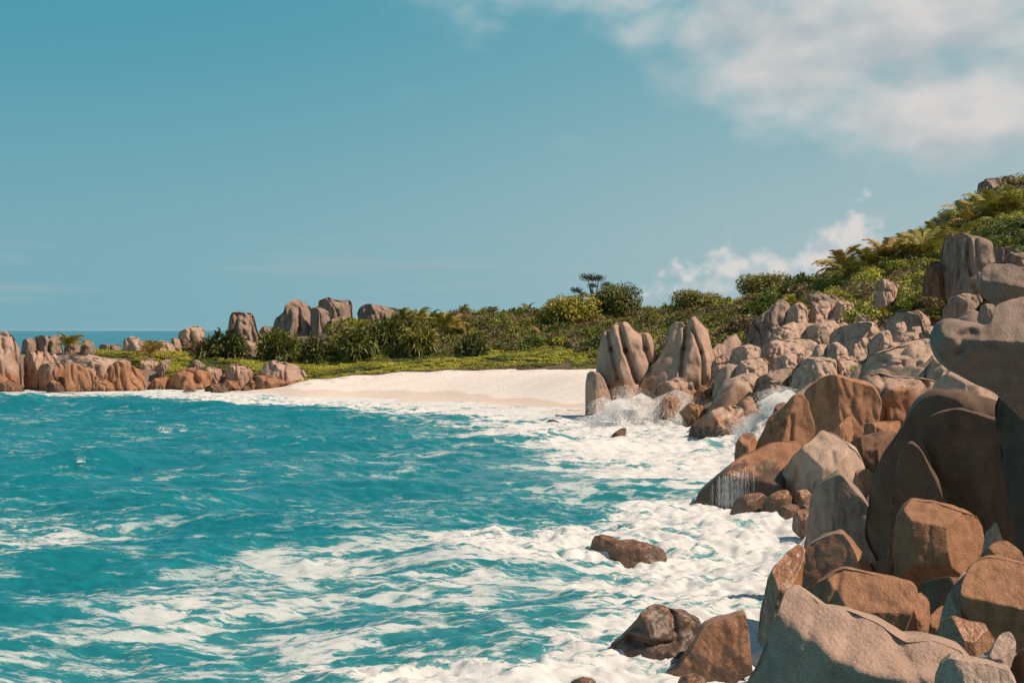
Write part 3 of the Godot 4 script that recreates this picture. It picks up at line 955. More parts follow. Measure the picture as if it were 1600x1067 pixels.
	rock("long low grey ridge rock showing behind the palms", 268, [556, 488, 566, 476, 578, 474, 600, 478, 622, 482, 624, 498, 592, 506, 565, 502], with({"rough": 0.05}))
	# ---- the two great fluted rocks and the wet rocks round them
	g = "fluted granite rocks at the right end of the beach"
	common = {"n": 120, "k": 26, "tide": 3.0, "group": g, "streak": 0.3, "chips": 1, "carve": 0.05}
	rock("great fluted rock with four ribs at the end of the beach", 129, [930, 590, 934, 552, 939, 522, 944, 516, 951, 517, 957, 508, 963, 502, 969, 504, 975, 501, 982, 504, 990, 515, 999, 521, 1008, 519, 1015, 521, 1020, 534, 1025, 560, 1013, 580, 1000, 600, 992, 640, 985, 668, 950, 672, 938, 630], with({"t": 0.62, "e": 0.6, "soft": 1, "amp": 0.05, "lean": 0.22, "cuts": [[-0.75, 0.1, 0.5, 0.62]], "grooves": [[950, 514, 955, 545, 4.5, 15], [955, 545, 966, 590, 4.5, 13], [966, 501, 978, 548, 5, 18], [978, 548, 995, 596, 5, 16], [1000, 519, 1008, 545, 5.5, 14], [1008, 545, 1018, 572, 5, 10], [966, 590, 975, 640, 5, 7]]}))
	rock("square-topped grey buttress at the left foot of the great fluted rock", 127, [914, 668, 915, 600, 917, 584, 924, 580, 936, 582, 944, 592, 952, 612, 958, 640, 957, 672], with({"t": 1.0, "e": 0.42, "soft": 1, "tone": "grey", "low": "pink", "amp": 0.03, "cuts": [[-0.85, 0, 0.53, 0.55], [0.3, 0.0, 1, 0.7]]}))
	rock("great rock with twin horns and a deep cleft", 127, [986, 622, 1003, 597, 1026, 565, 1038, 542, 1043, 514, 1052, 504, 1064, 501, 1070, 506, 1072, 516, 1077, 500, 1084, 493, 1091, 499, 1099, 507, 1107, 517, 1111, 538, 1117, 556, 1119, 590, 1100, 606, 1070, 614, 1037, 612, 1005, 622], with({"t": 0.75, "e": 0.6, "soft": 1, "lean": 0.25, "amp": 0.05, "cuts": [[-0.7, 0.3, 0.55, 0.5]], "grooves": [[1073, 508, 1069, 545, 4, 16], [1069, 545, 1063, 595, 4, 14], [1082, 512, 1096, 550, 3, 9], [1096, 550, 1098, 598, 3, 8]]}))
	common = {"n": 60, "k": 13, "tide": 3.0, "group": "wet rocks behind the spray", "streak": 0.5, "algae": 0.9, "foot": 16.0}
	rock("ribbed stack of small ledges right of the horned rock", 122, [1110, 594, 1112, 566, 1124, 554, 1139, 559, 1148, 574, 1148, 592, 1130, 602], with({"grooves": [[1112, 572, 1145, 566, 2.5, 6], [1112, 582, 1146, 578, 2.5, 6], [1113, 590, 1146, 588, 2.5, 5]], "rough": 0.05}))
	rock("small pale boulder peeping between horned rock and ledges", 128, [1108, 575, 1112, 548, 1122, 542, 1130, 552, 1130, 580], with())
	rock("rounded rust boulder below the horned rock behind the spray", 121, [1012, 622, 1028, 602, 1058, 589, 1084, 597, 1096, 612, 1080, 630, 1040, 634], with({"tone": "pink", "rough": 0.05}))
	rock("dark beaked stone over the spray", 117, [1083, 616, 1094, 604, 1110, 606, 1119, 613, 1106, 624, 1088, 627], with({"tone": "brown", "chips": 6}))
	rock("pale tilted slab behind the spray", 117, [1109, 606, 1113, 594, 1122, 591, 1142, 600, 1172, 614, 1168, 630, 1142, 634, 1120, 625], with({"tone": "pink", "tide": 1.5, "chips": 2, "cuts": [[-0.4, -0.2, 0.9, 0.5], [0.3, 0.8, 0.5, 0.55]]}))
	rock("rust stone wet by the spray at its left", 117, [1026, 634, 1042, 616, 1058, 616, 1066, 632, 1048, 646, 1032, 646], with({"tone": "rust"}))
	rock("narrow upright rust stone behind the spray", 115, [1096, 646, 1102, 624, 1116, 620, 1128, 630, 1120, 650], with({"tone": "rust", "chips": 6}))
	rock("small pointed rust stone behind the spray", 114, [1117, 648, 1126, 624, 1138, 617, 1148, 634, 1138, 652], with({"tone": "rust", "chips": 6}))
	rock("low rust stones' largest block between spray plumes", 113, [1060, 645, 1078, 630, 1100, 634, 1110, 648, 1085, 660], with({"tone": "rust", "rough": 0.06}))
	rock("broad wet boulder with water running off between the two plumes", 104, [1072, 690, 1078, 668, 1096, 652, 1122, 638, 1148, 634, 1168, 642, 1172, 670, 1160, 700, 1110, 705, 1082, 702], with({"tone": "pink", "low": "rust", "tide": 1.6, "wet": true, "chips": 3}))
	rock("rock drowned in spray at the foot of the fluted rock", 121, [982, 650, 994, 630, 1012, 622, 1028, 634, 1034, 660, 1005, 676], with({"tone": "rust"}))
	rock("small dark stone awash left of the spray", 125, [846, 667, 853, 658, 864, 655, 875, 660, 884, 668, 862, 672], with({"tone": "dark", "tide": -5.0, "n": 36, "k": 8}))
	rock("tilted stone tip sticking out of the foam below the spray", 106, [944, 690, 958, 678, 970, 670, 980, 668, 978, 680, 962, 692], with({"tone": "pink", "n": 36, "k": 8}))
	# ---- the bare granite slope
	g = "boulders of the bare granite slope"
	common = {"n": 72, "k": 16, "tide": -9.0, "group": g, "algae": -9.0, "blotch": 0.3, "chips": 7, "crack": 0.10, "edge": 0.025, "e": 0.48, "lean": 0.6, "foot": 26.0, "tone": "pale", "carve": 0.08, "grow": 1.09, "flute": 0.05, "flutes": 4.0, "streak": 0.5}
	rock("dark fluted crag at the upper left corner of the slope", 135, [1164, 545, 1168, 514, 1182, 499, 1206, 482, 1214, 471, 1223, 471, 1233, 484, 1226, 510, 1204, 530, 1182, 546], with({"tone": "grey", "flute": 0.18, "flutes": 4.0, "streak": 0.6, "cuts": [[-0.7, 0.1, 0.6, 0.5]]}))
	rock("upright pale boulder right of the dark fluted crag", 133, [1220, 512, 1234, 482, 1251, 472, 1261, 485, 1260, 508, 1242, 520], with({"cuts": [[-0.7, 0, 0.6, 0.5]]}))
	rock("flat-topped boulder highest on the slope at its left", 143, [1249, 484, 1257, 461, 1270, 456, 1291, 460, 1312, 463, 1304, 475, 1277, 482, 1262, 490], with({"tone": "grey"}))
	rock("small knob boulder beneath the flat-topped one", 136, [1260, 504, 1269, 480, 1285, 469, 1299, 475, 1297, 494, 1277, 506], with())
	rock("low broken boulder below the hillside shrubs", 135, [1295, 488, 1311, 470, 1332, 474, 1338, 487, 1312, 498], with({"chips": 7}))
	rock("pale slanting slab under the dark fluted crag", 128, [1190, 545, 1208, 517, 1240, 504, 1260, 509, 1254, 528, 1216, 546], with({"tone": "pale", "lean": 0.7}))
	rock("long pale slab in the middle of the slope", 127, [1246, 534, 1263, 511, 1300, 499, 1324, 504, 1328, 518, 1302, 532, 1272, 540], with({"tone": "pale", "lean": 0.6}))
	rock("row of rounded lumps along the top of the slope", 128, [1313, 508, 1328, 490, 1355, 490, 1382, 499, 1386, 520, 1362, 526, 1335, 518], with({"rough": 0.07, "chips": 7}))
	rock("big rounded block with a shaded left face mid slope", 118, [1297, 552, 1300, 522, 1314, 512, 1345, 504, 1363, 504, 1372, 518, 1371, 540, 1356, 552, 1325, 556], with({"grooves": [[1318, 515, 1321, 550, 4, 10]], "cuts": [[-0.8, 0.1, 0.5, 0.5]]}))
	rock("boulder at the left foot of the slope beside the yellow grass", 119, [1136, 572, 1146, 546, 1170, 539, 1187, 545, 1184, 566, 1156, 578], with({"cuts": [[-0.7, 0, 0.6, 0.5]]}))
	rock("broad sunlit slab left of the middle of the slope", 121, [1166, 574, 1183, 546, 1215, 532, 1250, 529, 1280, 535, 1278, 552, 1242, 564, 1200, 582], with({"tone": "pale", "lean": 0.6}))
	rock("rounded boulder low on the left of the slope", 114, [1144, 590, 1158, 566, 1190, 558, 1204, 572, 1180, 598, 1152, 602], with())
	rock("steep boulder with black shade on its left", 114, [1192, 594, 1208, 563, 1232, 552, 1245, 565, 1243, 588, 1216, 600], with({"cuts": [[-0.8, 0.1, 0.5, 0.35]]}))
	rock("small rounded boulder in the middle of the lower slope", 114, [1240, 578, 1249, 553, 1268, 546, 1278, 560, 1268, 580], with())
	rock("left one of two upright rounded teeth on the slope", 112, [1264, 562, 1277, 540, 1291, 539, 1300, 562, 1292, 576, 1272, 574], with({"e": 0.6}))
	rock("right one of two upright rounded teeth on the slope", 111, [1289, 564, 1293, 541, 1309, 536, 1323, 545, 1328, 566, 1312, 580, 1299, 576], with({"e": 0.6, "cuts": [[-0.8, 0, 0.5, 0.5]]}))
	rock("wide pale boulder above the tall plume of spray", 106, [1234, 610, 1240, 582, 1258, 562, 1285, 559, 1305, 565, 1308, 592, 1288, 610, 1255, 614], with({"tone": "pale", "cuts": [[-0.7, 0, 0.6, 0.5]]}))
	rock("heart-shaped pale boulder right of the wide pale one", 106, [1300, 600, 1303, 570, 1319, 559, 1335, 559, 1345, 572, 1344, 598, 1322, 606], with({"tone": "pale"}))
	rock("dark wet boulder behind the top of the tall plume", 108, [1172, 616, 1186, 592, 1214, 580, 1240, 577, 1244, 600, 1228, 620, 1198, 624], with({"tone": "grey", "low": "brown", "tide": 3.6}))
	rock("thin low slab at the lower left of the slope", 113, [1130, 608, 1148, 589, 1180, 580, 1198, 588, 1184, 608, 1150, 616], with({"lean": 0.5}))
	rock("ledge boulder under the shrubs at the top of the slope", 122, [1382, 522, 1386, 499, 1404, 490, 1440, 487, 1454, 495, 1453, 514, 1420, 520, 1400, 524], with())
	rock("broken pink ledge highest on the right of the slope", 126, [1405, 502, 1422, 482, 1460, 479, 1492, 484, 1506, 497, 1472, 510, 1435, 508], with({"chips": 7, "rough": 0.06}))
	rock("left small block in the notch of the upper ledge", 112, [1391, 526, 1400, 506, 1415, 503, 1421, 524, 1406, 530], with({"n": 44, "k": 10}))
	rock("middle small block in the notch of the upper ledge", 111, [1416, 528, 1427, 510, 1440, 510, 1446, 526, 1430, 532], with({"n": 44, "k": 10}))
	rock("right small block in the notch of the upper ledge", 110, [1438, 528, 1449, 510, 1464, 511, 1466, 527, 1450, 533], with({"n": 44, "k": 10}))
	rock("dark-sided block left of the big smooth dome", 108, [1353, 568, 1358, 537, 1374, 520, 1389, 517, 1395, 535, 1389, 560, 1370, 570], with({"cuts": [[-0.8, 0.1, 0.5, 0.3]]}))
	rock("flat oval boulder on the left shoulder of the smooth dome", 105, [1376, 552, 1393, 535, 1409, 536, 1414, 548, 1392, 558], with())
	rock("long rounded boulder above the smooth dome", 107, [1386, 536, 1403, 520, 1430, 519, 1453, 524, 1446, 540, 1405, 544], with())
	rock("big smooth pale dome at the right of the slope", 97, [1338, 604, 1348, 569, 1370, 554, 1400, 545, 1430, 532, 1450, 531, 1463, 545, 1470, 566, 1478, 592, 1462, 604, 1420, 600, 1390, 596, 1365, 602], with({"tone": "pale", "chips": 2, "lean": 0.5, "t": 0.8, "grooves": [[1365, 565, 1420, 552, 4, 8]]}))
	rock("fluted rust wall below the smooth dome", 88, [1338, 618, 1348, 589, 1375, 581, 1396, 589, 1430, 589, 1464, 594, 1472, 608, 1446, 640, 1412, 668, 1380, 674, 1358, 662, 1342, 640], with({"grow": 1.0, "crack": 0.0, "carve": 0.04, "lean": 0.1, "tone": "pink", "low": "rust", "tide": 4.2, "flute": 0.2, "flutes": 4.0, "streak": 0.8}))
	rock("massive rust-brown boulder in the middle behind the faceted one", 84, [1253, 640, 1256, 615, 1264, 604, 1286, 589, 1306, 584, 1336, 592, 1366, 602, 1377, 620, 1374, 656, 1348, 684, 1318, 682, 1294, 676, 1270, 668], with({"grow": 1.0, "crack": 0.0, "carve": 0.04, "lean": 0.1, "n": 80, "k": 18, "tone": "rust", "low": "rust", "tide": 3.0, "blotch": 0.9, "streak": 0.6, "cuts": [[-0.7, 0, 0.65, 0.55], [0.15, 0.1, 1, 0.7]], "chips": 2}))
	rock("small rust block wedged below the massive boulder", 78, [1342, 692, 1352, 662, 1386, 659, 1408, 658, 1410, 676, 1372, 690], with({"grow": 1.0, "crack": 0.0, "carve": 0.04, "lean": 0.1, "tone": "rust", "chips": 6}))
	rock("shaded dark boulder in the hollow beside the overhang", 69, [1314, 712, 1336, 686, 1378, 676, 1402, 674, 1402, 690, 1390, 720, 1368, 745, 1334, 745], with({"grow": 1.0, "crack": 0.0, "carve": 0.04, "lean": 0.1, "tone": "brown"}))
	rock("angular rust stone with a sharp corner below the massive boulder", 76, [1290, 680, 1310, 665, 1331, 647, 1335, 676, 1320, 692, 1300, 690], with({"grow": 1.0, "crack": 0.0, "carve": 0.04, "lean": 0.1, "tone": "rust", "chips": 6}))
	rock("smooth pale slab between the dome and the snout", 92, [1436, 612, 1450, 578, 1466, 556, 1490, 546, 1524, 558, 1546, 592, 1500, 620], with({"lean": 0.7, "chips": 2, "crack": 0.0}))
	# ---- the wet group in the middle distance
	g = "wet boulders in the surf in the middle distance"
	common = {"n": 84, "k": 18, "tide": 3.0, "group": g, "algae": 1.0, "chips": 2, "foot": 12.0}
	rock("pointed rust-brown boulder with dark blotches above the surf", 68, [1160, 722, 1172, 700, 1188, 682, 1201, 652, 1222, 638, 1241, 616, 1254, 612, 1264, 626, 1268, 645, 1276, 676, 1256, 702, 1205, 715], with({"tone": "rust", "low": "rust", "blotch": 0.9, "streak": 0.8, "cuts": [[-0.55, 0.35, 0.75, 0.5], [0.35, 0.1, 0.9, 0.62]], "grooves": [[1238, 650, 1235, 690, 4, 5]]}))
	rock("thin slab behind the pointed rust-brown boulder", 72, [1200, 660, 1212, 634, 1226, 627, 1236, 640, 1225, 670], with({"tone": "brown", "n": 44, "k": 10}))
	rock("rounded dark boulder left of the pointed one", 67, [1147, 726, 1150, 692, 1164, 676, 1180, 679, 1184, 694, 1172, 716, 1160, 732], with({"tone": "brown", "n": 56, "k": 12}))
	streaming = rock("long dark slab with water streaming down its front", 64, [1082, 800, 1092, 768, 1128, 738, 1163, 711, 1201, 698, 1242, 692, 1256, 698, 1246, 720, 1226, 742, 1230, 776, 1196, 792, 1163, 800, 1130, 810], with({"tone": "rust", "low": "dark", "tide": 1.5, "wet": true, "t": 0.9, "e": 0.55, "cuts": [[0.05, 0.85, 0.5, 0.42], [-0.25, -0.1, 1, 0.55]], "algae": 1.7}))
	rock("big faceted sunlit boulder right of the streaming slab", 62, [1220, 784, 1223, 738, 1240, 714, 1256, 697, 1287, 675, 1312, 682, 1340, 703, 1354, 729, 1346, 760, 1316, 784, 1270, 795, 1242, 792], with({"tone": "pale", "low": "rust", "tide": 0.9, "t": 1.0, "e": 0.5, "cuts": [[-0.75, 0.1, 0.62, 0.42], [0.1, 0.1, 1, 0.66], [0.0, 0.85, 0.5, 0.5], [0.8, 0.1, 0.5, 0.6]], "grooves": [[1300, 710, 1304, 724, 6, 8]]}))
	rock("small pale block at the right foot of the faceted boulder", 60, [1328, 770, 1338, 736, 1358, 733, 1368, 748, 1354, 770], with({"tone": "pale", "n": 48, "k": 10}))
	rock("flat wet stone under the streaming slab", 61, [1136, 806, 1148, 784, 1166, 773, 1188, 770, 1203, 778, 1194, 796, 1160, 808], with({"tone": "brown", "wet": true, "n": 48, "k": 10}))
	rock("domed wet stone in the foam beside the flat one", 60, [1188, 800, 1196, 780, 1212, 769, 1232, 766, 1243, 778, 1232, 796, 1206, 802], with({"tone": "rust", "wet": true, "n": 48, "k": 10}))
	rock("domed stone at the foot of the faceted boulder", 60, [1234, 792, 1244, 768, 1262, 765, 1274, 780, 1260, 796], with({"tone": "rust", "wet": true, "n": 44, "k": 10}))
	rock("low stone half drowned in foam", 57, [1205, 808, 1220, 793, 1240, 788, 1254, 794, 1244, 812, 1220, 816], with({"tone": "rust", "wet": true, "n": 44, "k": 10}))
	rock("dark round stone in the foam left of the triangular boulder", 54, [1238, 824, 1241, 804, 1252, 796, 1264, 798, 1270, 816, 1256, 832], with({"tone": "brown", "wet": true, "n": 44, "k": 10}))
	rock("low brown stone between the dark round stone and the faceted boulder", 57, [1246, 802, 1254, 790, 1272, 787, 1282, 800, 1266, 810], with({"tone": "brown", "wet": true, "n": 40, "k": 9}))
	# ---- rocks alone in the surf
	g = "rocks alone in the white water"
	common = {"n": 84, "k": 18, "tide": 9.0, "group": g, "algae": 0.45, "chips": 5, "wet": true, "rough": 0.05}
	rock("long low rock awash in the middle of the white water", 51.5, [920, 861, 926, 845, 938, 838, 952, 839, 968, 847, 990, 845, 1020, 852, 1037, 859, 1044, 871, 1034, 885, 1000, 887, 960, 875], with({"tone": "rust", "low": "rust", "t": 0.7}))
	rock("jagged dark-crusted rock in the surf at the bottom of the picture", 34.5, [944, 1036, 950, 1016, 968, 1004, 980, 993, 993, 974, 1008, 953, 1018, 949, 1048, 956, 1074, 964, 1092, 972, 1100, 984, 1088, 1020, 1072, 1052, 1020, 1062, 968, 1056], with({"tone": "rust", "low": "brown", "rough": 0.08, "amp": 0.1, "algae": 1.1, "cuts": [[-0.7, 0.2, 0.6, 0.5], [0.3, 0.6, 0.7, 0.55], [-0.2, -0.1, 1, 0.6]], "grooves": [[985, 1000, 1050, 1004, 8, 14], [1050, 960, 1060, 1000, 6, 8]]}))
	rock("flat-faced rust slab leaning against the jagged dark-crusted rock", 33, [1008, 1080, 1030, 1058, 1060, 1040, 1082, 1011, 1100, 978, 1124, 969, 1146, 962, 1166, 956, 1171, 990, 1176, 1044, 1140, 1062, 1100, 1082, 1060, 1090], with({"tone": "rust", "low": "rust", "t": 0.6, "e": 0.45, "soft": 1, "chips": 0, "cuts": [[0.05, 0.25, 1, 0.5]], "rough": 0.03, "amp": 0.04}))
	rock("small rust dome at the bottom edge below the flat-faced slab", 31, [1052, 1085, 1064, 1062, 1082, 1055, 1100, 1060, 1112, 1082, 1085, 1095], with({"tone": "rust", "n": 48, "k": 10}))
	rock("low rust stone just showing at the bottom edge left of the slab", 31, [884, 1080, 898, 1064, 912, 1061, 930, 1066, 940, 1080, 915, 1090], with({"tone": "rust", "n": 48, "k": 10}))
	# ---- the shaded mass and the overhang; the darkest stones have shade painted in
	g = "great boulders of the shaded overhang"
	common = {"n": 110, "k": 24, "tide": -9.0, "group": g, "algae": -9.0, "chips": 1, "lean": -0.12, "blotch": 0.15}
	rock("triangular shaded boulder with one sunlit sliver", 42, [1254, 880, 1262, 830, 1268, 785, 1273, 768, 1288, 751, 1310, 733, 1318, 737, 1340, 764, 1358, 787, 1376, 822, 1380, 880, 1320, 895], with({"tone": "grey", "t": 0.8, "e": 0.5, "soft": 1, "cuts": [[-0.75, 0.1, 0.6, 0.6], [0.05, 0.05, 1, 0.62]]}))
	rock("huge dark boulder in shade under the overhang", 35.5, [1340, 850, 1354, 785, 1366, 738, 1390, 697, 1410, 666, 1428, 632, 1456, 607, 1493, 601, 1531, 616, 1580, 636, 1700, 660, 1700, 900, 1500, 930, 1380, 920], with({"tone": "painted_shade", "t": 0.55, "c": [1500, 780], "e": 0.5, "cuts": [[-0.75, -0.05, 0.6, 0.42], [-0.1, -0.2, 1, 0.6]]}))
	rock("slanting dark plate on the face of the huge shaded boulder", 32.6, [1432, 668, 1446, 654, 1500, 638, 1560, 648, 1660, 700, 1660, 890, 1530, 880, 1490, 790, 1452, 712], with({"tone": "painted_shade", "t": 0.45, "e": 0.45, "soft": 1, "cuts": [[-0.5, -0.1, 0.9, 0.5]]}))
	rock("narrow dark slab at the foot of the huge shaded boulder", 33, [1384, 900, 1396, 765, 1410, 704, 1424, 686, 1440, 695, 1470, 750, 1505, 830, 1510, 910], with({"tone": "painted_shade", "t": 0.5, "e": 0.45, "cuts": [[-0.5, -0.05, 0.9, 0.5]]}))
	rock("overhanging boulder with a blunt snout pointing left", 21.6, [1449, 530, 1455, 514, 1468, 500, 1480, 496, 1492, 498, 1515, 503, 1540, 507, 1551, 497, 1557, 478, 1600, 460, 1740, 460, 1790, 540, 1740, 670, 1600, 660, 1552, 612, 1520, 600, 1484, 582, 1463, 566, 1453, 549], with({"tone": "grey", "c": [1590, 560], "n": 160, "k": 36, "t": 0.8, "e": 0.6, "amp": 0.03, "rough": 0.012, "chips": 0, "soft": 2, "swell": 0.55, "lean": -0.42, "foot": 0.0, "blotch": 0.35, "grooves": [[1505, 528, 1520, 520, 12, 22], [1497, 552, 1512, 540, 6, 9]], "cuts": [[-0.2, -0.55, 0.8, 0.46], [0.0, 0.85, 0.55, 0.60]]}))
	rock("round-topped cap boulder perched on the overhang", 23.2, [1529, 446, 1531, 430, 1537, 418, 1546, 409, 1560, 406, 1580, 409, 1602, 418, 1660, 430, 1700, 470, 1680, 525, 1620, 506, 1600, 497, 1575, 486, 1548, 472, 1535, 460], with({"tone": "grey", "n": 110, "k": 24, "t": 0.85, "e": 0.6, "chips": 0, "soft": 2, "lean": -0.15, "foot": 0.0, "swell": 0.7, "blotch": 0.1, "cuts": [[-0.45, -0.45, 0.8, 0.5], [-0.1, 0.75, 0.7, 0.6]]}))
	rock("grey slab wedged under the snout of the overhang", 58, [1450, 622, 1462, 598, 1482, 580, 1510, 572, 1556, 588, 1580, 620, 1540, 650, 1470, 650], with({"n": 64, "k": 14, "tone": "pink", "lean": 0.3}))
	rock("dark pillar boulder that carries the overhang", 24, [1548, 630, 1570, 596, 1640, 580, 1740, 600, 1740, 900, 1600, 900, 1570, 760, 1556, 690], with({"tone": "painted_shade", "t": 0.6}))
	rock("tall boulder beyond the right edge that shades the hollow", 35, [1625, 520, 1660, 430, 1760, 380, 1900, 390, 1960, 600, 1960, 900, 1680, 900, 1640, 700], with({"tone": "grey", "t": 1.3, "e": 0.5}))
	rock("brown boulder hidden behind the huge shaded one", 52, [1380, 770, 1396, 700, 1440, 660, 1500, 650, 1560, 690, 1580, 770, 1480, 800], with({"tone": "brown", "n": 72, "k": 16, "lean": 0.2}))
	# ---- the foreground boulders
	g = "foreground boulders"
	common = {"n": 120, "k": 26, "tide": -9.0, "group": g, "algae": -9.0, "chips": 1, "amp": 0.05, "rough": 0.022, "lean": 0.05}
	rock("big squarish rust boulder with two clear faces", 26, [1395, 908, 1396, 838, 1402, 812, 1410, 798, 1424, 785, 1460, 786, 1508, 798, 1532, 811, 1539, 826, 1540, 852, 1534, 880, 1498, 916, 1462, 926, 1418, 918], with({"tone": "rust", "t": 0.95, "e": 0.42, "soft": 1, "blotch": 0.7, "cuts": [[-0.06, 0.10, 1, 0.6], [0.85, 0.1, 0.52, 0.55], [0.0, -0.8, 0.6, 0.60], [0.1, 0.9, 0.45, 0.72], [-0.9, 0.0, 0.45, 0.72]], "grooves": [[1428, 850, 1426, 905, 10, 3]]}))
	rock("tall smooth rust boulder left of the squarish one", 27, [1228, 960, 1235, 920, 1245, 894, 1262, 856, 1285, 841, 1306, 833, 1318, 831, 1334, 846, 1354, 871, 1370, 900, 1378, 960, 1300, 975], with({"tone": "rust", "t": 0.8, "low": "pale", "wet": true, "cuts": [[-0.5, 0.4, 0.7, 0.55]]}))
	rock("wet boulder sloping into the surf at the left of the foreground", 26, [1182, 1000, 1188, 962, 1200, 910, 1210, 888, 1232, 868, 1248, 857, 1260, 862, 1260, 890, 1250, 930, 1228, 990, 1205, 1018], with({"tone": "rust", "low": "brown", "tide": 2.0, "wet": true, "t": 0.8, "rough": 0.05}))
	rock("broad rust boulder with a jutting right end", 20, [1252, 960, 1262, 932, 1276, 915, 1300, 901, 1318, 892, 1338, 894, 1390, 905, 1430, 913, 1436, 926, 1428, 950, 1416, 985, 1410, 1015, 1340, 1015, 1280, 990], with({"tone": "rust", "t": 0.8, "e": 0.55, "cuts": [[-0.75, 0.2, 0.6, 0.6], [0.1, 0.75, 0.65, 0.5], [0.15, -0.1, 1, 0.66]], "grooves": [[1312, 900, 1300, 960, 8, 8]]}))
	rock("rust stone tucked right of the broad boulder", 20.5, [1408, 1000, 1422, 950, 1438, 928, 1452, 938, 1458, 966, 1448, 1005, 1425, 1018], with({"tone": "rust", "n": 60, "k": 13, "chips": 4}))
	rock("thin rust stone in the gap before the pitted boulder", 21, [1436, 1012, 1452, 968, 1468, 953, 1482, 948, 1484, 985, 1468, 1012], with({"tone": "rust", "n": 60, "k": 13, "chips": 4}))
	rock("rust boulder with lit top and black front at the right edge", 17, [1500, 925, 1512, 898, 1528, 884, 1545, 878, 1600, 887, 1700, 905, 1720, 990, 1660, 1030, 1600, 1016, 1558, 1005, 1526, 978, 1504, 955], with({"tone": "rust", "t": 0.9, "e": 0.45, "cuts": [[0.12, 0.8, 0.6, 0.42], [-0.15, -0.35, 0.95, 0.55]], "amp": 0.03}))
	rock("pitted pale boulder strip left of the black-fronted one", 17.6, [1466, 1000, 1474, 956, 1490, 920, 1508, 899, 1522, 905, 1520, 950, 1512, 985, 1490, 1012], with({"tone": "pink", "n": 70, "k": 15, "rough": 0.04}))
	rock("glossy wet orange boulder low in the foreground", 15, [1462, 1006, 1470, 980, 1492, 967, 1514, 974, 1542, 978, 1556, 1000, 1560, 1030, 1535, 1046, 1500, 1040, 1472, 1028], with({"tone": "rust", "wet": true, "blotch": 0.9}))
	rock("nearest grey boulder with a pale crest and black front", 13, [1140, 1160, 1165, 1074, 1188, 1026, 1212, 968, 1228, 938, 1243, 931, 1260, 940, 1285, 958, 1323, 963, 1371, 975, 1419, 999, 1460, 998, 1502, 1010, 1522, 1030, 1548, 1080, 1560, 1180, 1350, 1230], with({"tone": "pink", "n": 200, "k": 46, "c": [1350, 1080], "t": 0.8, "e": 0.6, "edge": 0.12, "amp": 0.06, "rough": 0.02, "lean": -0.1, "blotch": 0.0, "streak": 0.1, "soft": 1, "chips": 0, "foot": 0.0, "cuts": [[0.18, 0.88, 0.5, 0.50], [-0.22, -0.55, 0.85, 0.24], [-0.7, 0.12, 0.7, 0.46], [0.6, 0.1, 0.8, 0.6]], "grooves": [[1335, 972, 1310, 1050, 16, 10], [1405, 1000, 1440, 1060, 14, 8], [1270, 955, 1262, 1010, 12, 6]]}))
	rock("small pale grainy boulder at the bottom right", 11.5, [1455, 1110, 1463, 1060, 1470, 1042, 1486, 1029, 1508, 1033, 1545, 1036, 1578, 1044, 1592, 1070, 1600, 1120, 1520, 1150], with({"tone": "pale", "blotch": 0.1, "cuts": [[-0.6, 0.1, 0.8, 0.6], [0.2, 0.5, 0.8, 0.6]]}))
	rock("pale finger of rock curling up at the bottom right", 12.2, [1500, 1060, 1525, 1034, 1548, 1024, 1558, 1005, 1566, 996, 1580, 993, 1592, 1004, 1590, 1022, 1576, 1044, 1560, 1066], with({"tone": "pale", "n": 70, "k": 15, "blotch": 0.1, "chips": 0, "amp": 0.03}))
	rock("dark boulder cut by the bottom right corner", 12, [1572, 1090, 1584, 1040, 1604, 1018, 1680, 1005, 1700, 1080, 1660, 1140, 1590, 1130], with({"tone": "brown", "n": 70, "k": 15}))
	rock("rounded rust boulder right of the squarish one", 21, [1532, 886, 1540, 862, 1554, 850, 1576, 847, 1596, 861, 1612, 890, 1590, 905, 1550, 902], with({"tone": "rust", "n": 70, "k": 15}))
	rock("little horn-shaped stone by the squarish boulder", 22, [1536, 860, 1541, 834, 1550, 826, 1557, 816, 1562, 824, 1572, 852, 1556, 862], with({"tone": "pink", "n": 50, "k": 11, "t": 0.6}))
	rock("small rust stone under the squarish boulder", 27, [1350, 905, 1362, 882, 1384, 876, 1402, 884, 1406, 908, 1380, 918], with({"tone": "rust", "n": 60, "k": 13}))
	rock("dark stone deep in the gap below the squarish boulder", 23, [1426, 945, 1440, 915, 1480, 905, 1520, 905, 1530, 950, 1490, 975, 1450, 970], with({"tone": "brown", "n": 60, "k": 13}))
	# ---- rocks among the hillside plants
	g = "rocks standing among the hillside plants"
	common = {"n": 84, "k": 18, "tide": -9.0, "group": g, "algae": -9.0, "chips": 2, "tone": "grey", "streak": 0.6, "blotch": 0.2, "foot": 14.0}
	rock("tall square grey rock with vertical cracks on the hillside", 118, [1466, 452, 1469, 400, 1472, 378, 1479, 366, 1500, 364, 1532, 371, 1551, 379, 1556, 405, 1548, 452, 1505, 456], with({"t": 0.9, "e": 0.42, "soft": 1, "flute": 0.05, "grooves": [[1497, 368, 1500, 440, 3, 8], [1512, 372, 1517, 430, 3.5, 10]], "cuts": [[-0.8, 0.05, 0.55, 0.45]]}))
	rock("ribbed grey rock right of the tall square one", 120, [1550, 425, 1552, 383, 1580, 387, 1600, 392, 1660, 410, 1660, 440, 1600, 440], with({"flute": 0.18, "flutes": 4.0}))
	rock("shaded rock leaning on the left of the tall square one", 119, [1440, 450, 1447, 418, 1460, 405, 1474, 410, 1476, 452], with({"tone": "brown"}))  # added dark stone; its brown stands mostly for a cast shadow here
	rock("pale split boulder in the green below the palms", 116, [1364, 466, 1372, 441, 1384, 434, 1406, 445, 1400, 460, 1384, 468], with({"tone": "pink", "grooves": [[1372, 450, 1392, 456, 2, 6]]}))
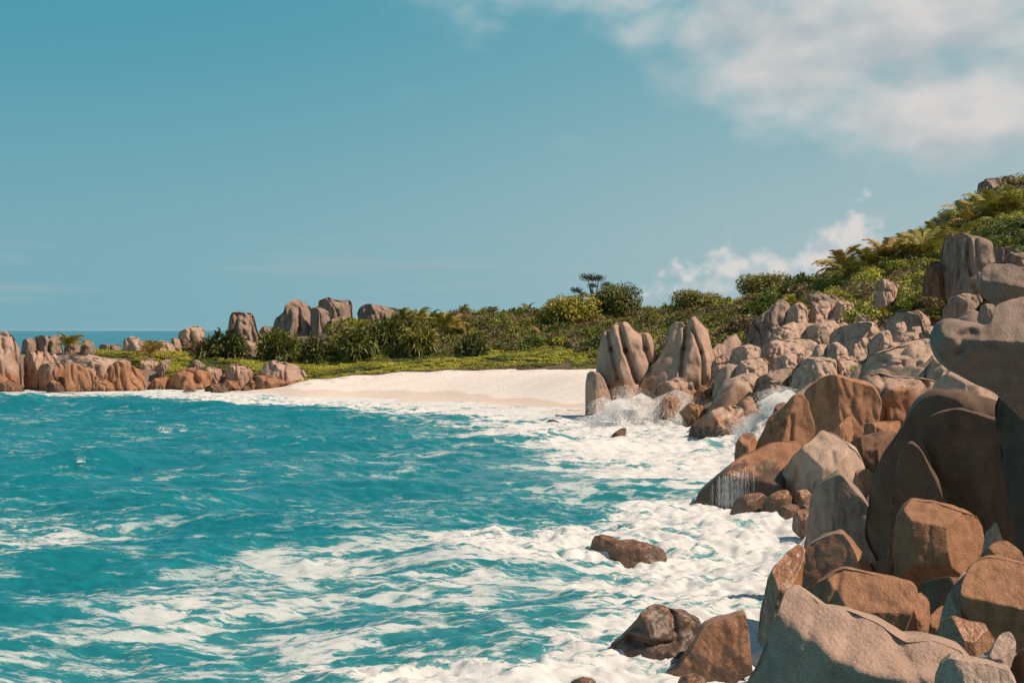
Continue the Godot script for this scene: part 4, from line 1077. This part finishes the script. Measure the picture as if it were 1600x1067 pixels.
	rock("dark lying boulder right of the pale split one", 106, [1468, 488, 1482, 466, 1508, 458, 1532, 459, 1537, 470, 1518, 482, 1495, 490], with({"tone": "grey"}))
	rock("small grey boulder behind the overhang's snout", 95, [1526, 494, 1533, 476, 1550, 473, 1562, 480, 1560, 498, 1540, 502], with({"n": 48, "k": 10}))
	rock("blue-grey rock on the highest skyline at the right", 225, [1522, 320, 1529, 286, 1543, 277, 1566, 278, 1582, 288, 1584, 320, 1550, 330], with({"rough": 0.06, "n": 56, "k": 12}))

# ---------------------------------------------------------------- plants
func leaf_mesh(s: int, lobes: int, leaves: int, size: float, kind: String, flat := 0.8) -> ArrayMesh:
	# a crown about 1 m in radius, its base at y = 0
	rng.seed = s
	var v := PackedVector3Array()
	var nn := PackedVector3Array()
	var c := PackedColorArray()
	var idx := PackedInt32Array()
	var cs := []
	for i in lobes:
		var a := rng.randf() * TAU
		var r := sqrt(rng.randf()) * 0.62
		var y := rng.randf_range(0.25, 0.75) * flat
		cs.append([Vector3(cos(a) * r, y, sin(a) * r), rng.randf_range(0.28, 0.48), rng.randf_range(0.75, 1.25)])
	for i in leaves:
		var l: Array = cs[i % lobes]
		var dir := Vector3(rng.randfn(), rng.randfn() * 0.9 + 0.25, rng.randfn()).normalized()
		var p: Vector3 = l[0] + dir * l[1] * (0.70 + 0.36 * rng.randf()) * Vector3(1, flat, 1)
		if p.y < 0.0: p.y = rng.randf() * 0.2
		var tone: float = l[2] * rng.randf_range(0.65, 1.35)
		var warm := rng.randf_range(-0.12, 0.16)
		var col := Color(tone * (1.0 + warm), tone, tone * (1.0 - warm))
		if rng.randf() < 0.05: col = Color(tone * 1.7, tone * 1.1, tone * 1.0)
		if kind == "blade":
			# a tuft of long narrow leaves
			for b in 5:
				var out := (dir + Vector3(rng.randfn(), rng.randfn() + 0.5, rng.randfn()) * 0.55).normalized()
				var side := out.cross(Vector3(rng.randfn(), rng.randfn(), rng.randfn())).normalized() * size * 0.10
				var tip := p + out * size * rng.randf_range(0.8, 1.3)
				var mid := p.lerp(tip, 0.55) + Vector3(0, size * 0.12, 0)
				tip.y -= size * 0.25
				add_quad(v, nn, c, idx, p - side, p + side, mid + side, mid - side, col)
				add_tri(v, nn, c, idx, mid - side, mid + side, tip, col)
		else:
			var face := (dir * 0.8 + Vector3(rng.randfn(), rng.randfn() + (0.5 if flat > 0.5 else 2.2), rng.randfn()) * 0.55).normalized()
			var u := face.cross(Vector3(rng.randfn(), rng.randfn(), rng.randfn())).normalized()
			var w := face.cross(u)
			var sz := size * rng.randf_range(0.7, 1.3)
			add_quad(v, nn, c, idx, p - u * sz * 0.5, p - w * sz * 0.32 + face * sz * 0.08, p + u * sz * 0.5, p + w * sz * 0.32 + face * sz * 0.08, col)
	return array_mesh(v, nn, c, idx)

func add_quad(v: PackedVector3Array, nn: PackedVector3Array, c: PackedColorArray, idx: PackedInt32Array, a: Vector3, b: Vector3, d: Vector3, e: Vector3, col: Color) -> void:
	var k := v.size()
	var n := (e - b).cross(d - a).normalized()
	for q in [a, b, d, e]:
		v.append(q)
		nn.append(n)
		c.append(col)
	idx.append_array([k, k + 1, k + 2, k, k + 2, k + 3])

func add_tri(v: PackedVector3Array, nn: PackedVector3Array, c: PackedColorArray, idx: PackedInt32Array, a: Vector3, b: Vector3, d: Vector3, col: Color) -> void:
	var k := v.size()
	var n := (d - a).cross(b - a).normalized()
	for q in [a, b, d]:
		v.append(q)
		nn.append(n)
		c.append(col)
	idx.append_array([k, k + 1, k + 2])

func tint_leaf(col: Color) -> StandardMaterial3D:
	var m: StandardMaterial3D = M.leaf.duplicate()
	m.albedo_color = lin(col.r, col.g, col.b)
	return m

func tube(pts: Array, radii: Array, sides := 7) -> ArrayMesh:
	var v := PackedVector3Array()
	var nn := PackedVector3Array()
	var idx := PackedInt32Array()
	for i in pts.size():
		var t: Vector3 = (pts[mini(i + 1, pts.size() - 1)] - pts[maxi(i - 1, 0)]).normalized()
		var a := t.cross(Vector3(0.3, 0.1, 1.0)).normalized()
		var b := t.cross(a)
		for k in sides:
			var d := a * cos(TAU * k / sides) + b * sin(TAU * k / sides)
			v.append(pts[i] + d * radii[i])
			nn.append(d)
			if i + 1 < pts.size():
				var q := i * sides + k
				var q2 := i * sides + (k + 1) % sides
				idx.append_array([q, q + sides, q2, q2, q + sides, q2 + sides])
	return array_mesh(v, nn, PackedColorArray(), idx)

func frond_mesh(s: int, length: float) -> ArrayMesh:
	# an arching rib along +x with leaflets on both sides
	rng.seed = s
	var v := PackedVector3Array()
	var nn := PackedVector3Array()
	var c := PackedColorArray()
	var idx := PackedInt32Array()
	var prev := Vector3.ZERO
	var steps := 22
	for i in steps:
		var t := float(i + 1) / steps
		var p := Vector3(length * (t - 0.22 * t * t), length * (0.55 * t - 0.75 * t * t), 0)
		var tone := rng.randf_range(0.75, 1.25)
		var col := Color(tone * (1.0 + 0.25 * t), tone, tone * 0.9)
		add_quad(v, nn, c, idx, prev + Vector3(0, 0, 0.025), prev - Vector3(0, 0, 0.025), p - Vector3(0, 0, 0.02), p + Vector3(0, 0, 0.02), Color(1.5, 1.2, 0.8))
		if t > 0.12:
			var ll := length * 0.30 * sin(PI * clampf(0.18 + t * 0.76, 0, 1)) * rng.randf_range(0.85, 1.1)
			for sd in [-1.0, 1.0]:
				var tip := p + Vector3(ll * 0.55, -ll * rng.randf_range(0.25, 0.6), sd * ll * 0.75)
				var w := Vector3(0.055 * length / 3.0, 0.01, 0)
				var mid := p.lerp(tip, 0.5) + Vector3(0, ll * 0.10, 0)
				add_quad(v, nn, c, idx, p - w * 0.6, p + w * 0.6, mid + w, mid - w, col)
				add_tri(v, nn, c, idx, mid - w, mid + w, tip, col)
		prev = p
	return array_mesh(v, nn, c, idx)

func palm(called: String, label: String, where: Vector3, height: float, spread: float, count: int, s: int, mat: Material, fr: Array, group := "") -> void:
	var t := Node3D.new()
	t.name = numbered(called)
	add_child(t)
	t.position = where
	tag(t, label, "palm", group)
	rng.seed = s
	var top := Vector3(rng.randf_range(-0.15, 0.15) * height, height, rng.randf_range(-0.1, 0.1) * height)
	put(tube([Vector3(0, -0.6, 0), top * 0.5 + Vector3(0.05 * height, 0, 0), top], [0.16, 0.12, 0.10]), "trunk", M.bark, t)
	for i in count:
		var o := put(fr[i % fr.size()], "frond", mat, t)
		o.position = top
		var up := rng.randf_range(-0.1, 1.15)
		o.basis = Basis(Vector3.UP, TAU * i / count * 2.4 + rng.randf() * 0.6) * Basis(Vector3(0, 0, 1), up) * Basis().scaled(Vector3.ONE * spread * rng.randf_range(0.8, 1.1))

func bush(called: String, label: String, where: Vector3, scale_: Vector3, turn: float, mesh: Mesh, mat: Material, group := "", category := "shrub") -> void:
	var t := Node3D.new()
	t.name = numbered(called)
	add_child(t)
	t.position = where
	t.rotation.y = turn
	tag(t, label, category, group)
	var f := put(mesh, "foliage", mat, t)
	f.scale = scale_
	var st := put(tube([Vector3(0, -0.5, 0), Vector3(0.05, scale_.y * 0.3, 0.03), Vector3(0.12, scale_.y * 0.6, -0.05)], [0.12, 0.08, 0.04]), "stem", M.bark, t)
	st.rotation.y = 1.0

func scatter(called: String, meshes: Array, n: int, areas: Array, tones: Array, smin: float, smax: float, s: int, mat: Material, sink := 0.15) -> void:
	# plants too many and too tangled to tell apart: one object with one mass per leaf shape
	var t := Node3D.new()
	t.name = called
	tag(t, "", "", "", "stuff")
	add_child(t)
	rng.seed = s
	var spots := []
	for m in meshes: spots.append([])
	var clump := noise(s + 9, 2)
	var total := 0.0
	for a in areas: total += a[4]
	for i in n:
		var pick := rng.randf() * total
		var k := 0
		while pick > areas[k][4]:
			pick -= areas[k][4]
			k += 1
		var a: Array = areas[k]
		var d := sqrt(rng.randf_range(a[2] * a[2], a[3] * a[3]))
		var px := rng.randf_range(a[0], a[1])
		var x := (px - 800.0) / F * d
		var y := land_h(x, -d)
		if a.size() > 5 and not a[5].call(x, -d, y): continue
		var sc := rng.randf_range(smin, smax)
		var b := Basis(Vector3.UP, rng.randf() * TAU).scaled(Vector3(sc, sc * rng.randf_range(0.75, 1.15), sc))
		var tone: Color = tones[clampi(int((clump.get_noise_2d(x * 0.09, d * 0.09) * 0.9 + 0.5) * tones.size() + rng.randf_range(-0.6, 0.6)), 0, tones.size() - 1)]
		var j := rng.randf_range(0.8, 1.2)
		spots[i % meshes.size()].append([Transform3D(b, Vector3(x, y - sc * sink, -d)), Color(tone.r * j, tone.g * j, tone.b * j)])
	for m in meshes.size():
		var mm := MultiMesh.new()
		mm.transform_format = MultiMesh.TRANSFORM_3D
		mm.use_colors = true
		mm.mesh = meshes[m]
		mm.instance_count = spots[m].size()
		for i in spots[m].size():
			mm.set_instance_transform(i, spots[m][i][0])
			mm.set_instance_color(i, spots[m][i][1])
		var o := MultiMeshInstance3D.new()
		o.name = "leaf_mass"
		o.multimesh = mm
		o.material_override = mat
		t.add_child(o, true)

func make_plants() -> void:
	var round_a := leaf_mesh(201, 8, 620, 0.13, "leaf")
	var round_b := leaf_mesh(202, 11, 700, 0.11, "leaf")
	var round_c := leaf_mesh(203, 6, 520, 0.15, "leaf", 0.65)
	var spiky_a := leaf_mesh(204, 9, 170, 0.34, "blade")
	var spiky_b := leaf_mesh(205, 7, 150, 0.38, "blade")
	var low_a := leaf_mesh(206, 7, 240, 0.17, "leaf", 0.35)
	var low_b := leaf_mesh(207, 9, 260, 0.15, "leaf", 0.30)
	var olive := Color(0.235, 0.245, 0.045)
	var green := Color(0.145, 0.19, 0.034)
	var dark := Color(0.07, 0.085, 0.022)
	var yellow := Color(0.37, 0.36, 0.05)
	var brown := Color(0.28, 0.215, 0.10)
	var lime := Color(0.46, 0.46, 0.06)
	var any: Material = M.leaf
	# creepers over the sand and round the headland rocks
	var behind := func(x: float, z: float, y: float) -> bool: return z < beach_back(x) - 1.0 or x < -29.0 or x > 13.0
	scatter("creeper", [low_a, low_b], 4200, [[500, 1000, 176, 214, 5.0, behind], [900, 1040, 158, 186, 0.9, behind], [470, 570, 183, 197, 0.5], [150, 330, 198, 214, 0.9], [240, 500, 194, 212, 1.3]], [lime, lime, yellow, olive, green], 0.6, 1.3, 301, any, 0.0)
	# dry runners at the edge of the sand
	var edge := func(x: float, z: float, y: float) -> bool: return z < beach_back(x) + 0.6 and z > beach_back(x) - 2.6
	scatter("dry_vine", [low_a, low_b], 2600, [[480, 960, 160, 190, 5.0, edge]], [brown, Color(0.30, 0.19, 0.12), Color(0.20, 0.12, 0.08)], 0.35, 0.7, 305, any, 0.0)
	# scrub over the dune hill
	scatter("dune_scrub", [round_a, round_b, round_c, spiky_a], 2300, [[520, 1010, 206, 262, 5.0], [900, 1330, 180, 275, 4.0], [1030, 1180, 146, 185, 0.8], [430, 560, 206, 228, 0.35]], [green, brown, olive, brown, yellow, green], 1.1, 2.6, 302, any)
	# scrub over the right hillside
	var above := func(x: float, z: float, y: float) -> bool: return y > 9.6
	scatter("hillside_scrub", [round_a, round_b, round_c], 1700, [[1270, 1760, 134, 205, 5.0, above], [1330, 1640, 112, 140, 1.2, above]], [green, olive, lime, brown, yellow, olive], 0.8, 2.1, 303, any)
	scatter("hillside_creeper", [low_a, low_b], 1500, [[1310, 1680, 100, 150, 5.0, func(x: float, z: float, y: float) -> bool: return y > 8.7 and x > 26.0]], [lime, olive, yellow, green], 0.6, 1.2, 304, any, 0.0)
	# shrubs one can point at
	var gs := "pandanus shrubs in front of the dune scrub"
	var m_green := tint_leaf(Color(0.15, 0.165, 0.03))
	var m_dark := tint_leaf(Color(0.095, 0.11, 0.024))
	var m_olive := tint_leaf(Color(0.24, 0.225, 0.042))
	var m_yellow := tint_leaf(Color(0.36, 0.32, 0.042))
	var m_lime := tint_leaf(Color(0.36, 0.37, 0.05))
	var m_brown := tint_leaf(Color(0.27, 0.18, 0.09))
	var spots := [
		["dark spiky shrub before the crowned grey tower rock", 348, 205, 4.0, 4.2, m_dark, spiky_a],
		["brown dry shrub left of the dark spiky shrub", 312, 207, 2.2, 2.0, m_brown, spiky_b],
		["broad spiky shrub before the broad grey dome", 442, 207, 3.4, 4.6, m_green, spiky_b],
		["dense spiky shrub second right of the tower rock", 492, 208, 2.6, 4.2, m_dark, spiky_a],
		["wide dark spiky shrub under the first palms", 548, 207, 3.6, 4.3, m_green, spiky_b],
		["tall spiky shrub before the long ridge rock", 606, 209, 3.2, 5.2, m_green, spiky_a],
		["spiky shrub over the left part of the creeper bank", 660, 206, 3.0, 4.4, m_olive, spiky_b],
		["dark low shrub at the top of the beach's middle", 738, 200, 2.6, 3.6, m_dark, spiky_a],
		["ragged olive shrub behind the middle of the creeper bank", 800, 212, 3.0, 4.0, m_olive, round_b]]
	for i in spots.size():
		var q: Array = spots[i]
		var d: float = q[2]
		var x: float = (q[1] - 800.0) / F * d
		bush("pandanus_shrub" if i < 8 else "shrub", q[0], Vector3(x, land_h(x, -d) - 0.1, -d), Vector3(q[3], q[4], q[3]), i * 1.3, q[6], q[5], gs)
	var big := leaf_mesh(211, 30, 9000, 0.075, "leaf", 1.0)
	var big2 := leaf_mesh(212, 24, 6500, 0.080, "leaf", 0.9)
	at_bush("tree", "dense round dark green tree beside the lone umbrella tree", 962, 502, 250, 5.3, 5.9, m_green, big, "tree")
	at_bush("shrub", "bright yellow-green rounded shrub left of the dense round tree", 893, 508, 240, 6.2, 5.2, m_yellow, big2, "shrub")
	at_bush("shrub", "olive shrub dome right of the dense round tree", 1090, 492, 250, 6.0, 4.4, m_olive, big2, "shrub")
	at_bush("shrub", "pale green shrub dome on the skyline above the granite slope", 1200, 470, 215, 5.6, 3.8, m_olive, big, "shrub")
	at_bush("shrub", "small lime shrub in the middle of the granite slope", 1340, 566, 104, 0.9, 1.1, m_lime, round_b, "shrub")
	at_bush("shrub", "yellow shrub beside the snout of the overhang", 1512, 488, 100, 1.2, 1.0, m_yellow, round_a, "shrub")
	at_bush("shrub", "lime shrub under the flat-topped slope boulder's palms", 1350, 468, 128, 2.3, 2.6, m_lime, round_a, "shrub")
	at_bush("shrub", "rounded lime shrub left of the pale split boulder", 1335, 478, 124, 1.6, 1.6, m_lime, round_b, "shrub")
	at_bush("shrub", "wide lime shrub right of the tall square rock", 1590, 385, 128, 3.0, 2.0, m_lime, round_b, "shrub")
	at_bush("shrub", "dry straw-coloured shrub below the tall square rock", 1470, 470, 112, 1.4, 1.1, m_brown, spiky_b, "shrub")
	# the lone umbrella tree
	umbrella_tree()
	# palms
	var fr := [frond_mesh(221, 3.0), frond_mesh(222, 3.0), frond_mesh(223, 3.0)]
	var pg := tint_leaf(Color(0.28, 0.26, 0.045))
	var py := tint_leaf(Color(0.38, 0.27, 0.07))
	var pd := tint_leaf(Color(0.17, 0.18, 0.035))
	var list := [
		["tall leaning palm at the left end of the dune palms", 556, 490, 222, 0.95, pd], ["palm just right of the tall leaning one", 577, 496, 224, 0.8, pg],
		["young palm before the long ridge rock", 600, 500, 226, 0.7, pg], ["dark palm above the middle shrubs of the dune", 630, 487, 232, 1.0, pd],
		["palm with upright fronds on the dune skyline", 648, 484, 234, 0.9, pg], ["low palm right of the upright-frond palm", 672, 486, 236, 0.8, pd],
		["large palm highest over the left dune scrub", 690, 484, 230, 1.15, pg], ["yellowing palm right of the large dune palm", 708, 492, 232, 0.9, py],
		["small skyline palm above the creeper bank", 728, 476, 250, 0.7, pd], ["dark small skyline palm further right", 768, 476, 252, 0.6, pd],
		["last little skyline palm left of the yellow-green shrub", 822, 474, 255, 0.65, pd], ["drooping palm under the yellow-green shrub", 846, 512, 226, 0.8, py],
		["palm beside the flat-topped boulder of the slope", 1246, 456, 140, 0.55, pg], ["dead brown palm crown above the flat-topped boulder", 1232, 452, 142, 0.45, py],
		["dark brown palm at the foot of the hillside", 1318, 424, 150, 0.95, py], ["dry drooping palm next to the dark brown palm", 1330, 436, 146, 0.8, pd],
		["palm low on the hillside right of the dry one", 1358, 418, 150, 0.8, pg], ["leaning palm in the hillside's lower row", 1388, 408, 150, 0.95, py],
		["yellow palm in the middle of the hillside's lower row", 1416, 400, 148, 0.9, py], ["green palm left of the tall square rock", 1440, 392, 146, 0.95, pg],
		["upright palm behind the tall square rock", 1462, 378, 150, 0.9, pg], ["palm right above the tall square rock", 1500, 352, 160, 1.0, pg],
		["palm with bleached fronds on the upper hillside", 1520, 340, 165, 1.0, py], ["palm in the upper row right of the bleached one", 1552, 336, 165, 1.15, pg],
		["wide palm near the right edge on the upper hillside", 1584, 336, 165, 1.15, pg], ["small palm between the bleached and wide palms", 1566, 352, 158, 0.8, pd],
		["little palm among the left headland boulders", 108, 541, 202, 0.85, pg], ["brownish little palm in the headland creepers", 234, 556, 199, 0.7, py]]
	for i in list.size():
		var q: Array = list[i]
		var far: float = q[3] * (1.12 if q[3] > 143 and q[3] < 170 else 1.0)
		var crown := at(q[1], q[2], far)
		var ground := land_h(crown.x, crown.z)
		if q[3] > 215: crown.y -= 1.7
		var h := clampf(crown.y - ground + 0.3, 0.8, 6.0) if crown.y - ground < 2.6 else 2.2
		if crown.y - ground >= 2.6: crown.y = ground + 2.2
		palm("palm", q[0], Vector3(crown.x, crown.y - h, crown.z), h, q[4] * (1.6 if far < 200.0 and far > 130.0 else 1.3), 15, 400 + i, q[5], fr, "palms of the dune and hillside")

func at_bush(called: String, label: String, px: float, py: float, d: float, wide: float, high: float, mat: Material, mesh: Mesh, cat: String) -> void:
	var p := at(px, py, d)
	p.y = minf(p.y, land_h(p.x, p.z) + 0.25 * high)
	bush(called, label, p, Vector3(wide, high, wide), px, mesh, mat, "", cat)

func umbrella_tree() -> void:
	var d := 252.0
	var foot := at(928, 500, d)
	var t := Node3D.new()
	t.name = numbered("tree")
	add_child(t)
	t.position = foot
	tag(t, "lone thin tree with flat umbrella crown on the skyline", "tree")
	var k := d / F
	var tip := Vector3(-6 * k, 52 * k, 0)
	put(tube([Vector3(0, -1, 0), Vector3(2 * k, 25 * k, 0), Vector3(-2 * k, 42 * k, 0), tip], [0.30, 0.25, 0.18, 0.10]), "trunk", M.bark, t)
	var leaf := leaf_mesh(231, 12, 520, 0.14, "leaf", 0.7)
	var m := tint_leaf(Color(0.05, 0.062, 0.022))
	for q in [[-9, 61, 17, 10], [7, 60, 14, 9], [-28, 42, 11, 8], [-17, 36, 9, 7], [20, 52, 11, 7], [-2, 50, 10, 7]]:
		var o := put(leaf, "crown", m, t)
		o.position = Vector3(q[0] * k, q[1] * k, 0)
		o.scale = Vector3(q[2] * k, q[3] * k * 1.7, q[2] * k)
		o.rotation.y = q[0]
		put(tube([Vector3(0, 30 * k, 0), Vector3(q[0] * 0.5 * k, 40 * k, 0.1), Vector3(q[0] * k, q[1] * k + 0.3, 0)], [0.15, 0.11, 0.06], 5), "branch", M.bark, t)

# ---------------------------------------------------------------- spray
func drop_mesh() -> ArrayMesh:
	# a flake of flying water
	var v := PackedVector3Array([Vector3(1, 0, 0), Vector3(0, 1, 0.25), Vector3(-1, 0, 0), Vector3(0, -1, 0.25)])
	var n := PackedVector3Array([Vector3(0, 0, 1), Vector3(0, 0, 1), Vector3(0, 0, 1), Vector3(0, 0, 1)])
	return array_mesh(v, n, PackedColorArray(), PackedInt32Array([0, 2, 1, 0, 3, 2]))

func plume(called: String, label: String, d: float, jets: Array, count: int, s: int, rmin: float, rmax: float) -> void:
	# drops thrown up from the places jets: [px, py of the foot, height px, lean px, width px, weight]
	rng.seed = s
	var total := 0.0
	for j in jets: total += j[5]
	var mm := MultiMesh.new()
	mm.transform_format = MultiMesh.TRANSFORM_3D
	mm.mesh = drop_mesh()
	mm.instance_count = count
	var clots := noise(s, 3)
	for i in count:
		var pick := rng.randf() * total
		var k := 0
		while pick > jets[k][5]:
			pick -= jets[k][5]
			k += 1
		var j: Array = jets[k]
		var p := Vector3.ZERO
		var low := 0.0
		for tries in 6:
			var t := pow(rng.randf(), 1.7)
			low = 1.0 - t
			var spread: float = j[4] * (0.45 + 0.75 * t) * rng.randfn() * 0.42
			p = at(j[0] + j[3] * t + spread, j[1] - j[2] * t * (1.0 - 0.25 * absf(spread) / j[4]), d + rng.randfn() * j[4] * d / F * 0.4)
			if clots.get_noise_3dv(p * 0.55) > rng.randf_range(-0.35, 0.25) - 0.25 * (1.0 - t): break
		var r := rmin + (rmax - rmin) * pow(rng.randf(), 2.2)
		r *= 0.8 + 1.3 * low * low
		if rng.randf() < 0.02: r *= 2.0
		mm.set_instance_transform(i, Transform3D(Basis.looking_at(-Vector3(0.45 + rng.randfn() * 0.45, 0.62 + rng.randfn() * 0.45, 0.6 + rng.randfn() * 0.45)).scaled(Vector3.ONE * r * 1.15), p))
	var o := MultiMeshInstance3D.new()
	o.name = numbered(called)
	o.multimesh = mm
	o.material_override = M.white
	tag(o, label, "spray", "", "stuff")
	add_child(o)

func make_spray() -> void:
	plume("sea_spray", "wide burst of white spray before the fluted rocks", 118, [[975, 668, 46, -6, 34, 2.0], [1010, 672, 58, -8, 30, 2.0], [1050, 678, 70, 8, 44, 3.0], [1090, 690, 44, 10, 50, 2.0], [940, 672, 24, -10, 40, 0.8], [1030, 690, 30, 0, 80, 2.4], [985, 640, 40, -4, 40, 0.25], [1120, 690, 36, 10, 40, 1.0], [950, 660, 40, -6, 30, 0.5]], 520000, 501, 0.006, 0.026)
	plume("sea_spray", "tall plume of white spray behind the pointed boulder", 96, [[1195, 690, 78, 20, 36, 2.4], [1222, 670, 62, 10, 28, 2.0], [1170, 695, 50, 8, 34, 1.6], [1215, 650, 48, 8, 44, 0.5]], 340000, 502, 0.005, 0.023)
	plume("sea_spray", "small splash on the wave left of the middle", 84, [[258, 676, 13, -6, 20, 1.0], [285, 674, 10, 4, 14, 0.6]], 420, 503, 0.005, 0.02)
	plume("sea_spray", "small splash on the crest at the left of the bay", 84, [[125, 722, 10, 2, 14, 1.0]], 260, 504, 0.005, 0.02)
	make_trickle()
	var body := {"name": "splash", "category": "splash", "kind": "stuff", "mat": M.foam, "tone": "foam", "low": "foam", "tide": -99.0, "algae": -99.0, "blotch": 0.0, "streak": 0.0, "carve": 0.10, "rough": 0.16, "amp": 0.16, "e": 0.8, "n": 120, "k": 24, "soft": 0, "cuts": [], "lean": 0.9, "foot": 10.0, "t": 0.6}
	rock("solid white heart of the burst before the fluted rocks", 117, [918, 684, 934, 668, 946, 671, 955, 660, 964, 664, 972, 650, 980, 656, 990, 643, 998, 655, 1008, 640, 1018, 648, 1030, 632, 1040, 628, 1047, 640, 1056, 634, 1064, 650, 1076, 652, 1086, 668, 1100, 666, 1112, 680, 1130, 684, 1142, 700, 1090, 706, 1010, 704, 950, 698], body)
	rock("solid white heart of the tall plume", 95, [1138, 706, 1150, 690, 1160, 693, 1168, 672, 1176, 676, 1184, 652, 1192, 655, 1200, 632, 1208, 636, 1218, 618, 1228, 616, 1236, 628, 1246, 640, 1250, 664, 1236, 690, 1200, 712, 1160, 716], body)

func make_trickle() -> void:
	# water running in strands down the front of the dark slab: each strand follows the stone
	rng.seed = 61
	var a: Array = streaming.mesh.surface_get_arrays(0)
	var v: PackedVector3Array = a[Mesh.ARRAY_VERTEX]
	var idx: PackedInt32Array = a[Mesh.ARRAY_INDEX]
	var eye := Vector3(0, EYE, 0) - streaming.position
	var tris := []
	for i in range(0, idx.size(), 3):
		var mid := (v[idx[i]] + v[idx[i + 1]] + v[idx[i + 2]]) / 3.0 + streaming.position
		var px := 800.0 + mid.x / -mid.z * F
		if px > 1085.0 and px < 1185.0 and -mid.z < 64.5:
			tris.append([v[idx[i]], v[idx[i + 1]], v[idx[i + 2]], px])
	var vv := PackedVector3Array()
	var nn := PackedVector3Array()
	var cc := PackedColorArray()
	var ii := PackedInt32Array()
	for s in 120:
		var px := 1104.0 + 76.0 * (0.5 + 0.22 * clampf(rng.randfn(), -2.2, 2.2))
		var top := 752.0 - (px - 1108.0) * 0.30 + rng.randf_range(-6.0, 1.0) + 30.0 * pow(rng.randf(), 2.0)
		var end := 798.0 - rng.randf() * 8.0
		var prev := Vector3.INF
		var wide := rng.randf_range(0.003, 0.009)
		for q in 9:
			var py := lerpf(top, end, q / 8.0)
			var dir := (at(px + 0.6 * sin(q * 1.7 + s), py, 64.0) - Vector3(0, EYE, 0)).normalized()
			var best := 1e9
			for t in tris:
				if absf(t[3] - px) > 12.0: continue
				var hit = Geometry3D.ray_intersects_triangle(eye, dir, t[0], t[1], t[2])
				if hit != null: best = minf(best, eye.distance_to(hit))
			if best > 1e8:
				prev = Vector3.INF
				continue
			var p := eye + dir * (best - 0.03) + streaming.position
			if prev != Vector3.INF and prev.distance_to(p) < 1.2:
				var side := Vector3(wide * (1.0 if q % 2 else 0.6), 0, 0)
				add_quad(vv, nn, cc, ii, prev - side, p - side, p + side, prev + side, Color.WHITE)
			prev = p
	if vv.size() == 0: return
	var o := put(array_mesh(vv, nn, cc, ii), "water_trickle", M.white)
	tag(o, "white strands of water running down the long dark slab", "water", "", "stuff")
